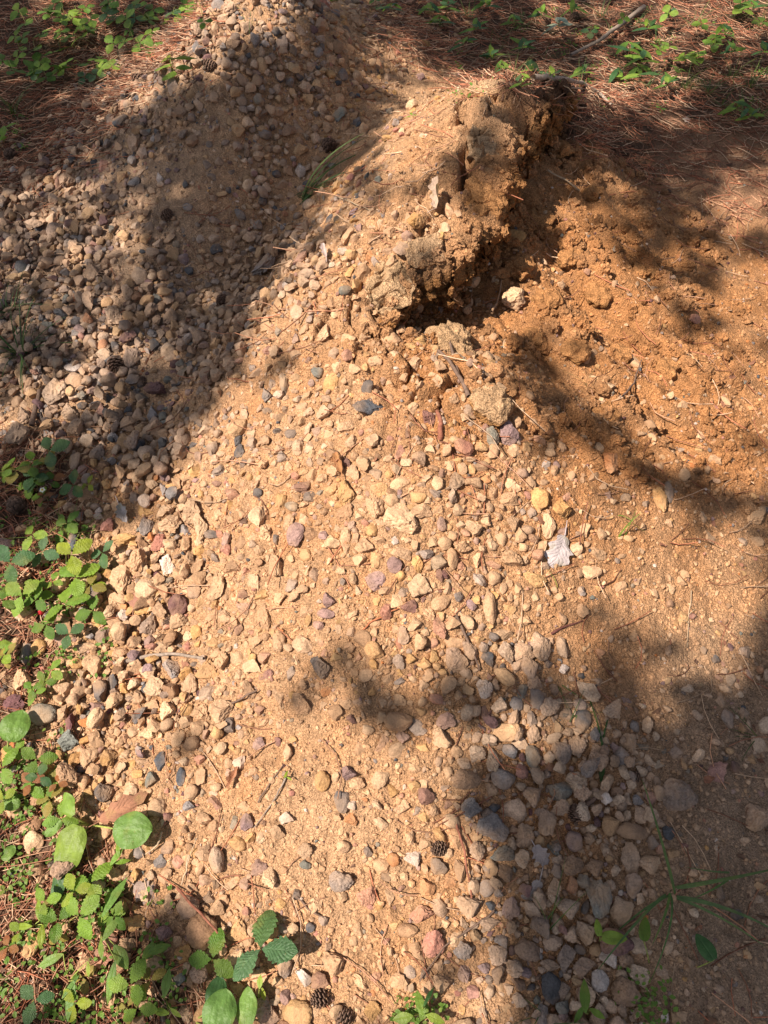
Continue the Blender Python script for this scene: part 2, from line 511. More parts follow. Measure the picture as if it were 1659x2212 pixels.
rid = 1 - 2 * np.abs(perlin(GX * 46, gh * 46, GY * 46)); rid2 = 1 - 2 * np.abs(perlin(GX * 95 + 4, gh * 95, GY * 95))
VX = VX + gnx * amt * (.010 * rid + .005 * rid2); VY = VY + gny * amt * (.010 * rid + .005 * rid2)
VX = VX + rough3 * fbm(GX * 30, gh * 30, GY * 30, 3) * 2
VY = VY + rough3 * fbm(GX * 30 + 9, gh * 30, GY * 30, 3) * 2
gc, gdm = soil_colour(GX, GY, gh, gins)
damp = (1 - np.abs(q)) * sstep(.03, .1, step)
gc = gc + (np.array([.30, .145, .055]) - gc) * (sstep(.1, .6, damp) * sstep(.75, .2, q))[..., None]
R, C = GX.shape
idx = np.arange(R * C).reshape(R, C)
quads = np.stack([idx[:-1, :-1], idx[:-1, 1:], idx[1:, 1:], idx[1:, :-1]], -1).reshape(-1, 4)
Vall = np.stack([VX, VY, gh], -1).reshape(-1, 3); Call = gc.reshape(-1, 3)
ridge = np.array([at(a, b, c)[:2] for a, b, c in [(980, 150, .1), (900, 260, .3), (850, 335, .38), (740, 455, .33), (620, 595, .27), (500, 845, .18), (330, 1050, .05), (230, 1130, .0), (120, 1150, 0)]])
heap_poly = np.concatenate([ridge, np.array([[-2.6, .9], [-2.6, 5.2], [.4, 5.2]])])
hd, _, _ = sdist(GX, GY, heap_poly)
zone = np.where(gdm > .5, 0, np.where(hd < 0, 1, 2))
qz = np.median(zone.reshape(-1)[quads], axis=1).astype(int)

def sub(mask):
    f = quads[mask]
    used = np.unique(f)
    mp = np.full(len(Vall), -1, np.int64); mp[used] = np.arange(len(used))
    return Vall[used], mp[f], Call[used]

for z, nm, lab, cat in ((0, 'forest_floor', None, None), (1, 'gravel_heap', 'shaded heap of loose gravel behind the sandy mound', 'heap'),
                        (2, 'sand_mound', 'sandy mound with pebbly front slope and dug-out orange side', 'mound')):
    v, f, c = sub(qz == z)
    if z == 0:
        # the floor goes on to the horizon beyond the detailed sheet
        base = len(v)
        ring = np.concatenate([idx[0, :], idx[1:, -1], idx[-1, -2::-1], idx[-2:0:-1, 0]])
        rv = Vall[ring]; far = rv.copy()
        ctr = np.array([0, 2.2]); dirv = rv[:, :2] - ctr
        far[:, :2] = ctr + dirv * 40; far[:, 2] = -.3
        near = rv.copy()
        nr = len(ring)
        v = np.concatenate([v, near, far]); c = np.concatenate([c, Call[ring], np.tile([.15, .09, .06], (nr, 1))])
        i = np.arange(nr); j = (i + 1) % nr
        f = np.concatenate([f, np.stack([base + i, base + nr + i, base + nr + j, base + j], -1)])
    o = ob(nm, mk(nm, v, f, c), SOIL)
    o['kind'] = 'structure'
    if lab: o['label'] = lab; o['category'] = cat

# ------------------------------------------------------------------ stones
def ico(level):
    t = (1 + 5 ** .5) / 2
    v = [(-1, t, 0), (1, t, 0), (-1, -t, 0), (1, -t, 0), (0, -1, t), (0, 1, t), (0, -1, -t), (0, 1, -t), (t, 0, -1), (t, 0, 1), (-t, 0, -1), (-t, 0, 1)]
    f = [(0, 11, 5), (0, 5, 1), (0, 1, 7), (0, 7, 10), (0, 10, 11), (1, 5, 9), (5, 11, 4), (11, 10, 2), (10, 7, 6), (7, 1, 8), (3, 9, 4), (3, 4, 2), (3, 2, 6), (3, 6, 8), (3, 8, 9), (4, 9, 5), (2, 4, 11), (6, 2, 10), (8, 6, 7), (9, 8, 1)]
    v = [np.array(a) / np.linalg.norm(a) for a in v]
    for _ in range(level):
        cache, nf = {}, []
        def mid(a, b):
            k = (min(a, b), max(a, b))
            if k not in cache:
                m = v[a] + v[b]; v.append(m / np.linalg.norm(m)); cache[k] = len(v) - 1
            return cache[k]
        for a, b, c in f:
            x, y, z = mid(a, b), mid(b, c), mid(c, a)
            nf += [(a, x, z), (b, y, x), (c, z, y), (x, y, z)]
        f = nf
    return np.array(v), np.array(f)

ICO = {k: ico(k) for k in (0, 1, 2, 3, 4, 5)}

def stone_shape(seed, level, angular):
    r = np.random.default_rng(seed)
    v = ICO[level][0].copy()
    k = r.integers(8, 13) if angular > .5 else r.integers(4, 7)
    for _ in range(k):
        n = r.normal(size=3); n /= np.linalg.norm(n)
        off = r.uniform(.40, .74) if angular > .5 else r.uniform(.6, .88)
        d = v @ n - off
        soft = .016 if angular > .5 else .07
        cut = soft * np.log1p(np.exp(np.clip(d / soft, -40, 40)))
        v = v - cut[:, None] * n * .97
    o = r.uniform(0, 50, 3)
    w5 = np.abs(perlin(v[:, 0] * 2.6 + o[1], v[:, 1] * 2.6 + o[2], v[:, 2] * 2.6 + o[0]))
    v = v * (1 - (.16 if angular > .5 else .05) * np.exp(-(w5 / .12) ** 2))[:, None]
    w = fbm(v[:, 0] * 1.3 + o[0], v[:, 1] * 1.3 + o[1], v[:, 2] * 1.3 + o[2], 2)
    w2 = fbm(v[:, 0] * 4 + o[0], v[:, 1] * 4 + o[1], v[:, 2] * 4 + o[2], 3)
    v = v * (1 + .22 * w + (.13 if angular > .5 else .06) * w2)[:, None]
    v = v * np.array([1.0, r.uniform(.72, .98), r.uniform(.55, .85)])
    v /= np.abs(v).max()
    return v

NVAR = 28
ANG = [.8 if i % 5 else .2 for i in range(NVAR)]
SHAPES = {lv: [stone_shape(100 + i, lv, ANG[i]) for i in range(NVAR)] for lv in (1, 2, 3)}

PAL = {'tan': (.42, .29, .175), 'ochre': (.43, .27, .11), 'yellowish tan': (.50, .365, .225), 'greyish brown': (.27, .20, .145), 'grey': (.22, .205, .19),
       'dark slate': (.075, .085, .095), 'maroon': (.145, .075, .075), 'reddish pink': (.36, .18, .135), 'whitish': (.52, .46, .39),
       'greenish grey': (.16, .175, .15), 'rusty orange': (.42, .18, .065), 'mauve': (.25, .175, .165), 'brown': (.26, .165, .095)}
PAL = {k: (v[0] * 1.0, v[1] * .905, v[2] * .92) for k, v in PAL.items()}
CODE = {'t': 'tan', 'o': 'ochre', 'y': 'yellowish tan', 'b': 'greyish brown', 'g': 'grey', 's': 'dark slate', 'm': 'maroon', 'p': 'reddish pink',
        'w': 'whitish', 'n': 'greenish grey', 'r': 'rusty orange', 'v': 'mauve', 'w': 'whitish', 'u': 'brown'}
# stones read off the photo: x, y, half width, half height, colour
NAMED = '''342 850 25 22 m|330 899 15 17 g|220 893 16 18 p|125 853 28 22 t|42 948 28 24 t|165 830 20 18 t|150 895 22 17 y|190 905 20 15 y|170 935 20 20 t|55 905 20 16 t|517 978 14 12 s|745 1068 24 30 o|1060 948 18 22 n|1097 945 21 22 v|1000 973 25 17 p|1047 928 10 8 m|988 738 15 19 n|900 795 17 22 t|1107 660 25 20 y|1313 1000 26 22 r|1420 1083 22 22 o|1442 1065 12 20 g|95 1546 33 22 n|150 1601 28 24 n|35 1523 25 18 m|225 1378 18 20 b|325 1358 20 26 b|385 1313 22 20 m|345 1176 18 17 p|690 1446 24 24 s|572 1340 15 30 t|600 1231 20 22 t|707 1298 18 17 v|655 1396 22 20 t|565 1536 13 13 m|652 1526 20 22 t|485 1536 30 24 t|340 1490 26 22 y|415 1478 18 22 t|445 1455 24 22 o|370 1538 20 20 y|405 1535 14 14 o|425 1572 17 20 y|1057 1318 15 36 t|950 1361 16 28 p|850 1226 18 17 v|992 1232 0 0 t|1055 1426 17 17 s|985 1431 24 26 b|1127 1416 25 19 t|1167 1403 23 30 t|1145 1453 22 28 b|1212 1403 14 22 t|1153 1480 24 13 t|1045 1491 18 20 w|1155 1516 19 20 g|1115 1523 15 15 g|1180 1531 24 19 t|1110 1556 16 22 t|1147 1555 13 17 g|1150 1591 17 20 t|1245 1611 18 22 t|1215 1631 25 26 b|1150 1636 18 24 n|860 1561 30 22 u|967 1558 24 20 v|1517 1406 11 9 s|1542 1428 10 9 s|1370 1571 12 11 g|1570 1558 17 18 g|1467 1714 42 36 b|1630 1769 28 26 t|1065 1794 37 33 g|1015 1744 27 23 g|1082 1851 26 22 n|1150 1719 25 26 b|1205 1709 28 25 n|1207 1751 22 20 t|1175 1779 24 30 b|1132 1809 20 26 t|1007 1686 33 22 u|1362 1799 35 20 u|1352 1859 24 44 t|1402 1864 30 27 t|1362 1914 23 27 b|1290 1939 26 42 n|1230 1959 30 27 t|1265 2019 26 26 t|1170 2004 25 28 b|1192 2036 21 18 t|1222 2064 23 34 b|1260 2086 28 27 b|1315 2071 24 23 w|1140 2054 30 26 u|940 2034 28 36 p|1000 2054 22 22 g|1085 2034 18 17 g|1105 1961 22 26 v|1015 1961 30 26 t|1060 1994 24 17 t|1185 2134 26 34 s|1215 2139 18 26 b|1345 2144 30 34 u|1120 2161 18 17 t|995 1886 15 28 u|895 1856 22 18 w|850 1859 14 15 r|1060 1954 11 13 s|947 1874 18 20 s|1070 1744 16 12 s|1230 1871 26 22 u|1285 1871 24 24 u|1332 2030 40 34 m|440 2011 34 42 u|410 1961 27 24 b|367 1949 17 22 t|512 2016 22 28 o|360 2011 20 24 v|335 2089 28 32 y|725 2084 27 28 t|737 1904 26 24 g|537 1776 17 20 v|737 1731 17 24 s|695 1689 18 22 o|232 1716 24 20 s|90 1726 18 20 u|75 1821 23 26 y|285 1991 28 20 o|72 2041 22 28 o|562 1876 20 19 v|750 1671 22 18 v|655 1841 21 20 t|585 1899 17 25 y|577 2184 28 34 b|645 2190 34 32 o|800 2185 22 26 o|392 1679 12 16 s|507 1779 10 14 n|332 1685 14 17 n|760 1774 16 14 r|795 1842 11 12 s|640 1933 10 13 s|670 2005 11 11 s|530 1910 13 16 v|468 1967 18 20 t|375 192 13 22 b|495 30 20 17 t|365 75 13 15 b|392 73 12 14 t|435 72 22 14 t|530 68 16 14 t|485 52 14 12 y|670 227 15 14 o|695 242 12 14 t|590 247 16 12 t|650 375 12 12 w|260 270 18 10 s|190 232 13 12 b|117 480 15 17 t|120 502 17 13 b|410 115 12 14 b|425 105 11 15 g|475 140 11 9 b|400 400 8 8 s|305 417 10 10 b|345 390 10 9 w|330 305 8 9 w|550 1 15 14 b|730 113 13 13 u|553 95 12 14 g|430 235 12 12 t|465 222 13 11 t|600 247 14 12 t|555 185 14 13 u|660 200 16 13 t|275 125 18 15 u|305 605 18 18 t|280 615 13 15 o|300 650 12 12 r|275 640 16 18 t|373 690 18 14 b|250 690 22 18 y|200 600 20 17 t|375 560 14 14 o|480 570 15 14 t|290 780 22 22 b|365 770 18 15 y|300 900 14 16 t|165 1000 18 16 b|270 960 17 16 o|215 985 18 18 b|432 1142 20 26 y|365 1225 18 18 w|265 1258 26 34 y|320 1280 24 22 y|470 1270 20 26 y|430 1170 12 14 y|415 1110 24 20 t|275 1168 30 16 o|320 1143 18 17 g|235 1140 16 16 p|210 1440 26 30 y|60 1415 18 20 g|55 1470 20 22 y|88 1405 16 20 o|175 1400 24 14 t|110 1390 12 14 t|100 1210 18 17 t|20 1180 25 12 v|245 1475 12 16 s|315 1490 10 10 s|435 1640 14 12 p|210 1600 18 18 t|160 1640 20 16 o|345 1645 16 20 s|110 1660 22 18 o|900 1080 20 12 o|1212 1108 26 22 o|1163 1085 22 22 o|1110 1130 20 16 t|1180 1140 18 24 y|945 1047 13 15 y|915 1108 28 16 t|870 1130 40 34 y|960 1182 16 14 t|905 1275 26 28 y|975 1210 15 22 t|1025 1150 24 14 y|1275 1240 22 14 y|1045 1400 10 12 b|870 1375 14 20 b|905 1390 15 16 t|980 1390 24 14 t|890 1425 12 12 o|1090 1370 26 14 t|1015 1310 13 12 v|920 1200 16 12 g|1100 1295 8 8 t|960 1245 10 10 m|950 1245 9 16 m|800 960 18 14 t|700 900 18 12 t|720 985 16 12 u|770 800 16 12 t|640 735 9 12 v|600 720 10 9 n|580 760 14 8 p|575 710 16 14 o|600 665 14 14 o|640 680 16 14 y|610 640 10 8 y|680 625 12 9 t|870 545 22 16 b|880 520 14 12 v|845 505 14 10 t|900 490 20 16 o|1110 520 26 12 o|1270 590 10 8 p|1500 695 12 12 p|1545 890 10 12 p|1565 870 12 12 t|1420 650 10 8 t|1180 480 14 12 t|770 625 16 12 o|950 795 14 12 t|615 835 10 18 n|685 810 14 12 n|575 860 14 12 g|640 1160 20 24 v|700 1160 12 12 v|610 1085 14 14 o|745 1160 14 18 y|560 1120 22 26 y|490 1170 12 12 v|570 1290 0 0 t|630 1270 17 11 g|705 1330 20 12 v|690 1355 14 9 v|720 1540 20 18 u|600 1390 18 18 t|520 1650 18 14 w|560 1610 15 14 v|600 1605 9 10 m|620 1770 16 14 w|600 1800 18 16 t|820 1780 18 14 t|740 1830 16 14 t|770 1695 18 14 t|700 1990 12 12 g|620 2090 18 22 g|655 2110 20 20 w|690 2120 20 20 m|860 2120 20 18 t|880 2010 22 16 u|660 1870 12 10 n|1420 1715 16 15 t|1440 1800 16 14 s|1375 1730 14 12 g|1425 1810 0 0 t|1405 1820 15 18 g|1540 1775 0 0 t|1555 1930 14 14 s|1590 1975 16 14 s'''
named = []
for s in NAMED.split('|'):
    a, b, c, d, e = s.split()
    if float(c) > 0: named.append((float(a), float(b), float(c), float(d), CODE[e]))

# hand-placed landmark slabs keep clear space around them
SLABS = [(575, 578, 42, 32, 'grey', 'flat grey-blue rock with white patches at the ridge of the gravel heap'),
         (805, 888, 46, 26, 'dark slate', 'large flat dark slate slab half buried in the sandy slope')]

cells = {}
def free(x, y, r, k=.8):
    ix, iy = int(x / .05), int(y / .05)
    for a in range(ix - 2, ix + 3):
        for b in range(iy - 2, iy + 3):
            for (qx, qy, qr) in cells.get((a, b), ()):
                if (qx - x) ** 2 + (qy - y) ** 2 < (k * (r + qr)) ** 2:
                    return False
    return True
def occupy(x, y, r):
    cells.setdefault((int(x / .05), int(y / .05)), []).append((x, y, r))

stones = []     # x, y, z, a, b, c (half axes), yaw, tilt quaternion, colour name, shape, image half size
def view_axes(px, py):
    """right and 'image up' directions on the land at a photo point"""
    return np.array([1, 0, 0.]), np.array([0, SP, CP])

for (px, py, hx, hy, cn) in named + [s[:5] for s in SLABS]:
    P, t = hit(px, py + hy * .25)
    a, b = hx * t / FPX, hy * t / FPX
    P2, _ = hit(px, py)
    nn = normal(P2[0:1], P2[1:2])[0]
    fore = max(.45, float(np.dot(nn, -np.array([P2[0], P2[1], P2[2] - CAM_H]) / t)))
    big, small = max(a, b), min(a, b)
    b2 = min(b / fore, big * 1.25) if b < a else b / max(fore, .75)
    r = (a + b2) / 2
    c = min(a, b2) * random.uniform(.62, .82)
    emb = random.uniform(.4, .75)
    if (px, py) in ((575, 578), (805, 888)): c = min(a, b2) * .4; emb = .45
    stones.append([P2[0], P2[1], P2[2] + c * emb, a * 1.06, b2 * 1.06, c, 0.0, cn, None])
    occupy(P2[0], P2[1], r)

def pick_colour(px, py):
    u = random.random()
    lit = look(ORANGE, px, py)
    heap = py < 1000 and px < 700
    tb = [('tan', .38), ('yellowish tan', .10 if heap else .22), ('ochre', .14), ('greyish brown', .17 if heap else .07), ('grey', .10 if heap else .05), ('dark slate', .085 if heap else .04),
          ('maroon', .03), ('mauve', .05 if heap else .035), ('reddish pink', .035), ('whitish', .012), ('greenish grey', .03), ('rusty orange', .012), ('brown', .07)]
    tot = sum(w for _, w in tb); u *= tot
    for nme, w in tb:
        u -= w
        if u <= 0: return nme
    return 'tan'

def scatter(n_try, rlo, rhi, k, dens_pow, dens_mul, lift=0.0, yb=(-.25, 4.4)):
    y = rng.uniform(yb[0], yb[1], n_try); x = rng.uniform(-1, 1, n_try) * (.8 + .36 * np.maximum(y, 0))
    z = H(x, y)
    px, py, d = project(x, y, z)
    g = look(GRAVEL, px, py) * np.clip(1.12 + 1.5 * fbm(x * 4, y * 4, o=2), .15, 1.6)
    edge = perlin(x * 7, y * 7)
    keep = rng.random(n_try) < np.clip(g ** dens_pow * dens_mul, 0, 1)
    for i in np.nonzero(keep)[0]:
        r = rlo + (rhi - rlo) * rng.random() ** 1.8
        if not free(x[i], y[i], r, k): continue
        occupy(x[i], y[i], r)
        a = r * random.uniform(.95, 1.35); b = r * random.uniform(.75, 1.05); c = r * random.uniform(.55, .9)
        gr = g[i]
        thick = (px[i] < 440 + 260 * edge[i] or (px[i] < 700 and py[i] < 850) or (px[i] > 1020 and py[i] > 1380))
        if lift > 0 and not thick: continue
        emb = random.uniform(.35, 1.05) if (gr > .72 and thick) else random.uniform(-.4, .5)
        stones.append([x[i], y[i], z[i] + c * emb + lift * r, a, b, c, random.uniform(0, 6.28), pick_colour(px[i], py[i]), None])

scatter(30000, .016, .025, .78, 2.3, .5)
scatter(60000, .0105, .017, .76, 2.0, .9)
scatter(90000, .006, .0105, .74, 1.9, .8)
scatter(70000, .0042, .0065, .7, 1.1, .55)
# a second, looser layer where the gravel lies thick
keepcells = cells; cells = {}
for (px_, py_, hx_, hy_, c_) in named:
    P_, t_ = hit(px_, py_); occupy(P_[0], P_[1], (hx_ + hy_) / 2 * t_ / FPX)
scatter(9000, .014, .023, .95, 5.0, .5, lift=.9)
scatter(16000, .009, .014, .9, 5.0, .5, lift=.9)
n_big = len(stones)

ST_ = np.array([[s[0], s[1], s[2], (s[3] + s[4]) / 2] for s in stones])
spx, spy, sd = project(ST_[:, 0], ST_[:, 1], ST_[:, 2])
size_px = ST_[:, 3] / sd * FPX
vis = (spx > -5) & (spx < 1664) & (spy > -5) & (spy < 2217)
score = np.where(vis, size_px, 0)
nslab = len(SLABS)
score[len(named):len(named) + nslab] = 999
order = np.argsort(-score)
INDIV = set(order[:300].tolist())

def tilt_quat(x, y, yaw, amount):
    n = Vector(normal(np.array([x]), np.array([y]))[0])
    q = Vector((0, 0, 1)).rotation_difference(n)
    e = Euler((random.gauss(0, amount), random.gauss(0, amount), 0)).to_quaternion()
    return q @ e @ Quaternion((0, 0, 1), yaw)

def jitter(c):
    k = random.uniform(.82, 1.2); h = random.uniform(-.05, .05)
    return (c[0] * k * (1 + h), c[1] * k, c[2] * k * (1 - h))

variants = [mk('stone', SHAPES[3][i], ICO[3][1], sharp=24) for i in range(NVAR)]
stone_things = []
gv, gf, gcol, base = [], [], [], 0
for i, s in enumerate(stones):
    var = random.randrange(NVAR)
    q = tilt_quat(s[0], s[1], s[6], .12 if i < len(named) + nslab else .3)
    col = jitter(PAL[s[7]])
    if spx[i] < 700 and spy[i] < 1000 or (spx[i] > 1000 and spy[i] > 1380):            # stones of the shaded heap and foot: the shade's greyer hue mixed in
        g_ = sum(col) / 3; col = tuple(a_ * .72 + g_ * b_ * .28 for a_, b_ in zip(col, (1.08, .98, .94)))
    if (spx[i] > 430 and spy[i] > 520 and not (spx[i] > 1000 and spy[i] > 1380)):      # stones of the sandy slope wear the slope's dust
        k_ = 0 if len(named) <= i < len(named) + nslab else random.uniform(.0, .18) if i < len(named) + nslab else random.uniform(.05, .5)
        col = tuple(a_ * (1 - k_) + b_ * k_ for a_, b_ in zip(col, (.46, .285, .165)))
    if i in INDIV:
        o = ob('stone', variants[var], STONE, color=col)
        o.location = s[:3]; o.rotation_mode = 'QUATERNION'; o.rotation_quaternion = q
        m = np.abs(SHAPES[3][var]).max(0)
        o.scale = (s[3] / m[0], s[4] / m[1], s[5] / m[2])
        stone_things.append((o, i, s[7], ANG[var] > .5, spx[i], spy[i], size_px[i]))
    else:
        lv = 2 if size_px[i] > 11 else 1
        v = SHAPES[lv][var] / np.abs(SHAPES[lv][var]).max(0) * np.array(s[3:6])
        v = v @ np.array(q.to_matrix()).T + np.array(s[:3])
        gv.append(v); gf.append(ICO[lv][1] + base); base += len(v)
        gcol.append(np.tile(col, (len(v), 1)))
# grit: small pebbles and sand lumps between the stones
n = 75000
y = rng.uniform(-.25, 4.4, n); x = rng.uniform(-1, 1, n) * (.8 + .36 * np.maximum(y, 0))
z = H(x, y); px, py, d = project(x, y, z)
duf = look(DUFF, px, py); org = look(ORANGE, px, py)
ok = (rng.random(n) < (1 - duf) * .98 * np.clip(1.6 / d, .4, 1)) & (px > -60) & (px < 1720) & (py > -60) & (py < 2270)
cn, _ = soil_colour(x, y, z, None)
gdug = bil(cD, x, y) < 0
keys = list(PAL); gi = np.nonzero(ok)[0]
for i in gi:
    r = .0016 + .0048 * rng.random() ** 2.6
    if gdug[i]: r *= 1.25
    lv = 1 if r / d[i] * FPX > 5.5 else 0
    if lv: v = SHAPES[1][random.randrange(NVAR)].copy()
    else: v = ICO[0][0] * rng.uniform(.6, 1.1, (12, 1))
    v = v * r * rng.uniform(.75, 1.25, 3)
    c = np.array(PAL[keys[random.randrange(len(keys))]]) if rng.random() < .17 else cn[i] * rng.uniform(.85, 1.25)
    gv.append(v + np.array([x[i], y[i], z[i] + r * rng.uniform(-.1, .5)])); gf.append(ICO[lv][1] + base); base += len(v)
    gcol.append(np.tile(c, (len(v), 1)))
go = ob('gravel', mk('gravel', np.concatenate(gv), np.concatenate(gf), np.concatenate(gcol), sharp=30), GRAVEL_MAT)
tag(go, 'countless smaller pebbles and grit strewn over heap and mound', 'gravel', None, 'stuff')
print('stones', len(stones), 'grit', len(gi), 'gravel tris', sum(len(f) for f in gf))

# crumbs of damp soil in the dug-out hollow
CRUMB = {}
for lv in (0, 1, 2):
    CRUMB[lv] = []
    for k in range(40):
        v = ICO[lv][0]; o3 = rng.uniform(0, 90, 3)
        CRUMB[lv].append(v * (1 + .9 * fbm(v[:, 0] * 1.8 + o3[0], v[:, 1] * 1.8 + o3[1], v[:, 2] * 1.8 + o3[2], 3))[:, None])
def crumb(lv):
    a = rng.uniform(0, 6.28); c_, s_ = math.cos(a), math.sin(a)
    return CRUMB[lv][rng.integers(40)] @ np.array([[c_, s_, 0], [-s_, c_, 0], [0, 0, 1]])
gv, gf, gcol, base = [], [], [], 0
n = 30000
y = rng.uniform(.6, 2.7, n); x = rng.uniform(-.15, 1.25, n)
dd = bil(cD, x, y)
z = H(x, y)
ok = (dd < .02) & (z > .012)
smoothp = perlin(x * 5 + 31, y * 5) + .25 * np.exp(-(dd / .12) ** 2)
cn, _ = soil_colour(x, y, z, None)
k = 0
for i in np.nonzero(ok)[0]:
    if k > 14000: break
    k += 1
    r = .0014 + .017 * rng.random() ** 12
    lv = 2 if r > .007 else (1 if r > .003 else 0)
    if smoothp[i] < .05 and rng.random() < .8: continue
    v = crumb(lv) * r * rng.uniform(.75, 1.3, 3)
    gv.append(v + np.array([x[i], y[i], z[i] + r * rng.uniform(-.2, .45)])); gf.append(ICO[lv][1] + base); base += len(v)
    gcol.append(np.tile(cn[i] * rng.uniform(.8, 1.15), (len(v), 1)))
fi = np.nonzero(amt.ravel() > .12)[0]
fi = rng.choice(fi, min(3200, len(fi)), replace=False)
for i in fi:
    r = .0018 + .011 * rng.random() ** 4
    lv = 2 if r > .007 else 1
    v = crumb(lv) * r * rng.uniform(.7, 1.35, 3)
    gv.append(v + Vall[i] + np.array([gnx.ravel()[i], gny.ravel()[i], .2]) * r * .4); gf.append(ICO[lv][1] + base); base += len(v)
    gcol.append(np.tile(Call[i] * rng.uniform(.75, 1.2), (len(v), 1)))
co = ob('soil_crumbs', mk('soil_crumbs', np.concatenate(gv), np.concatenate(gf), np.concatenate(gcol), sharp=35), SOIL)
tag(co, 'crumbled orange soil strewn over the dug-out side of the mound', 'soil', None, 'stuff')

# ------------------------------------------------------------------ crust slabs and clods along the broken crest
def slab(name, px, py, hx, hy, thick, label, col, seed, lift=.3, tilt=(0, 0), yaw=0, cat='clod', level=5, power=.62, rough=1.0):
    P, t = hit(px, py)
    r = np.random.default_rng(seed)
    v = ICO[level][0]
    v = np.sign(v) * np.abs(v) ** power
    o3 = r.uniform(0, 60, 3)
    a, b = hx * t / FPX, hy * t / FPX * 1.35
    v = v / np.abs(v).max(0) * np.array([a, b, thick])
    w1 = fbm(v[:, 0] * 14 + o3[0], v[:, 1] * 14 + o3[1], v[:, 2] * 9 + o3[2], 3)
    w2 = fbm(v[:, 0] * 55 + o3[0], v[:, 1] * 55 + o3[1], v[:, 2] * 55 + o3[2], 3)
    w3 = 1 - 2 * np.abs(perlin(v[:, 0] * 32 + o3[1], v[:, 1] * 32 + o3[0], v[:, 2] * 32))
    nrm = v / np.array([a, b, thick]) ** 2; nrm /= np.linalg.norm(nrm, axis=1)[:, None]
    lay = np.sin(v[:, 2] * 200 + 3 * w1) * .0006
    w0 = fbm(v[:, 0] * 6 + o3[2], v[:, 1] * 6 + o3[0], v[:, 2] * 6 + o3[1], 2)
    crk = np.exp(-(np.abs(perlin(v[:, 0] * 11 + o3[0] + .4 * w2, v[:, 1] * 11 + o3[1], v[:, 2] * 5)) / .05) ** 2)
    v = v * (1 + .42 * w1 * rough + .4 * w0)[:, None] * np.array([1, 1, .8]) + nrm * (.010 * w2 + .008 * w3 + lay - .008 * crk)[:, None]
    n1 = w2[:, None]
    top = sstep(-.25, .25, v[:, 2] / thick)[:, None]
    c = np.array(col) * top + np.array([.34, .175, .07]) * (1 - top)
    c = c * (1 + .5 * n1)
    me = mk(name, v, ICO[level][1], np.clip(c, .03, .7))
    o = ob(name, me, SOIL)
    o.location = (P[0], P[1], P[2] + thick * lift)
    o.rotation_euler = (tilt[0], tilt[1], yaw)
    tag(o, label, cat)
    return o

BUFF = (.49, .315, .185)

def plate(px, py, hx, hy, thick, label, seed, proud=.5, yaw=0, lean=(0, 0), col=BUFF, name='crust_slab', cat='crust slab'):
    """a broken plate of dried crust: flat top, angular outline, ragged undercut edge"""
    P, t = hit(px, py)
    r = np.random.default_rng(seed)
    v = ICO[5][0]
    v = np.sign(v) * np.abs(v) ** .45
    v = v / np.abs(v).max(0)
    for k in range(6):
        a = 2 * math.pi * (k + r.uniform(-.4, .4)) / 6
        n = np.array([math.cos(a), math.sin(a), r.uniform(-.5, .15)]); n /= np.linalg.norm(n)
        d = v @ n - r.uniform(.55, 1.0)
        v = v - np.maximum(d, 0)[:, None] * n
    for k in range(3):
        n = np.array([r.normal() * .35, r.normal() * .35, 1.0]); n /= np.linalg.norm(n)
        v = v - np.maximum(v @ n - r.uniform(.6, .9), 0)[:, None] * n
    a, b = hx * t / FPX, hy * t / FPX * 1.3
    v = v * np.array([a, b, thick])
    o3 = r.uniform(0, 60, 3)
    q = v + o3
    w1 = fbm(q[:, 0] * 18, q[:, 1] * 18, q[:, 2] * 18, 3); w2 = fbm(q[:, 0] * 60, q[:, 1] * 60, q[:, 2] * 60, 3); w3 = 1 - 2 * np.abs(perlin(q[:, 0] * 36, q[:, 1] * 36, q[:, 2] * 36))
    side = sstep(.75, .3, v[:, 2] / thick)
    rad = v * np.array([1 / a, 1 / b, .3]); rad /= np.linalg.norm(rad, axis=1)[:, None] + 1e-9
    v = v + rad * ((.022 * w1 + .011 * w3 + .008 * w2) * (.25 + .75 * side))[:, None]
    wa, wb, wi = worley(q[:, 0] * 22 + .6 * w2, q[:, 1] * 22 + .6 * w1)
    v[:, 2] += (1 - side) * ((wi - .5) * .016 - .012 * np.exp(-((wb - wa) / .1) ** 2)) + .008 * w1 + .009 * w2
    top = sstep(-.1, .5, v[:, 2] / thick + .4 * w2)[:, None]
    c = (np.array(col) * top + np.array([.37, .18, .075]) * (1 - top)) * (1 + .45 * w2[:, None] + .2 * w1[:, None])
    o = ob(name, mk(name, v, ICO[5][1], np.clip(c, .03, .7), sharp=40), SOIL)
    e = .05
    f = lambda x, y: float(bil(cM, np.array([x]), np.array([y]))[0])
    nn = Vector((-(f(P[0] + e, P[1]) - f(P[0] - e, P[1])) / (2 * e) + lean[0], -(f(P[0], P[1] + e) - f(P[0], P[1] - e)) / (2 * e) + lean[1], 1)).normalized()
    o.rotation_mode = 'QUATERNION'
    o.rotation_quaternion = Vector((0, 0, 1)).rotation_difference(nn) @ Quaternion((0, 0, 1), yaw)
    zz = max(P[2], f(P[0], P[1]) - .015)
    o.location = (P[0], P[1], zz + thick * (proud - 1.2))
    tag(o, label, cat, None, 'thing')
    return o

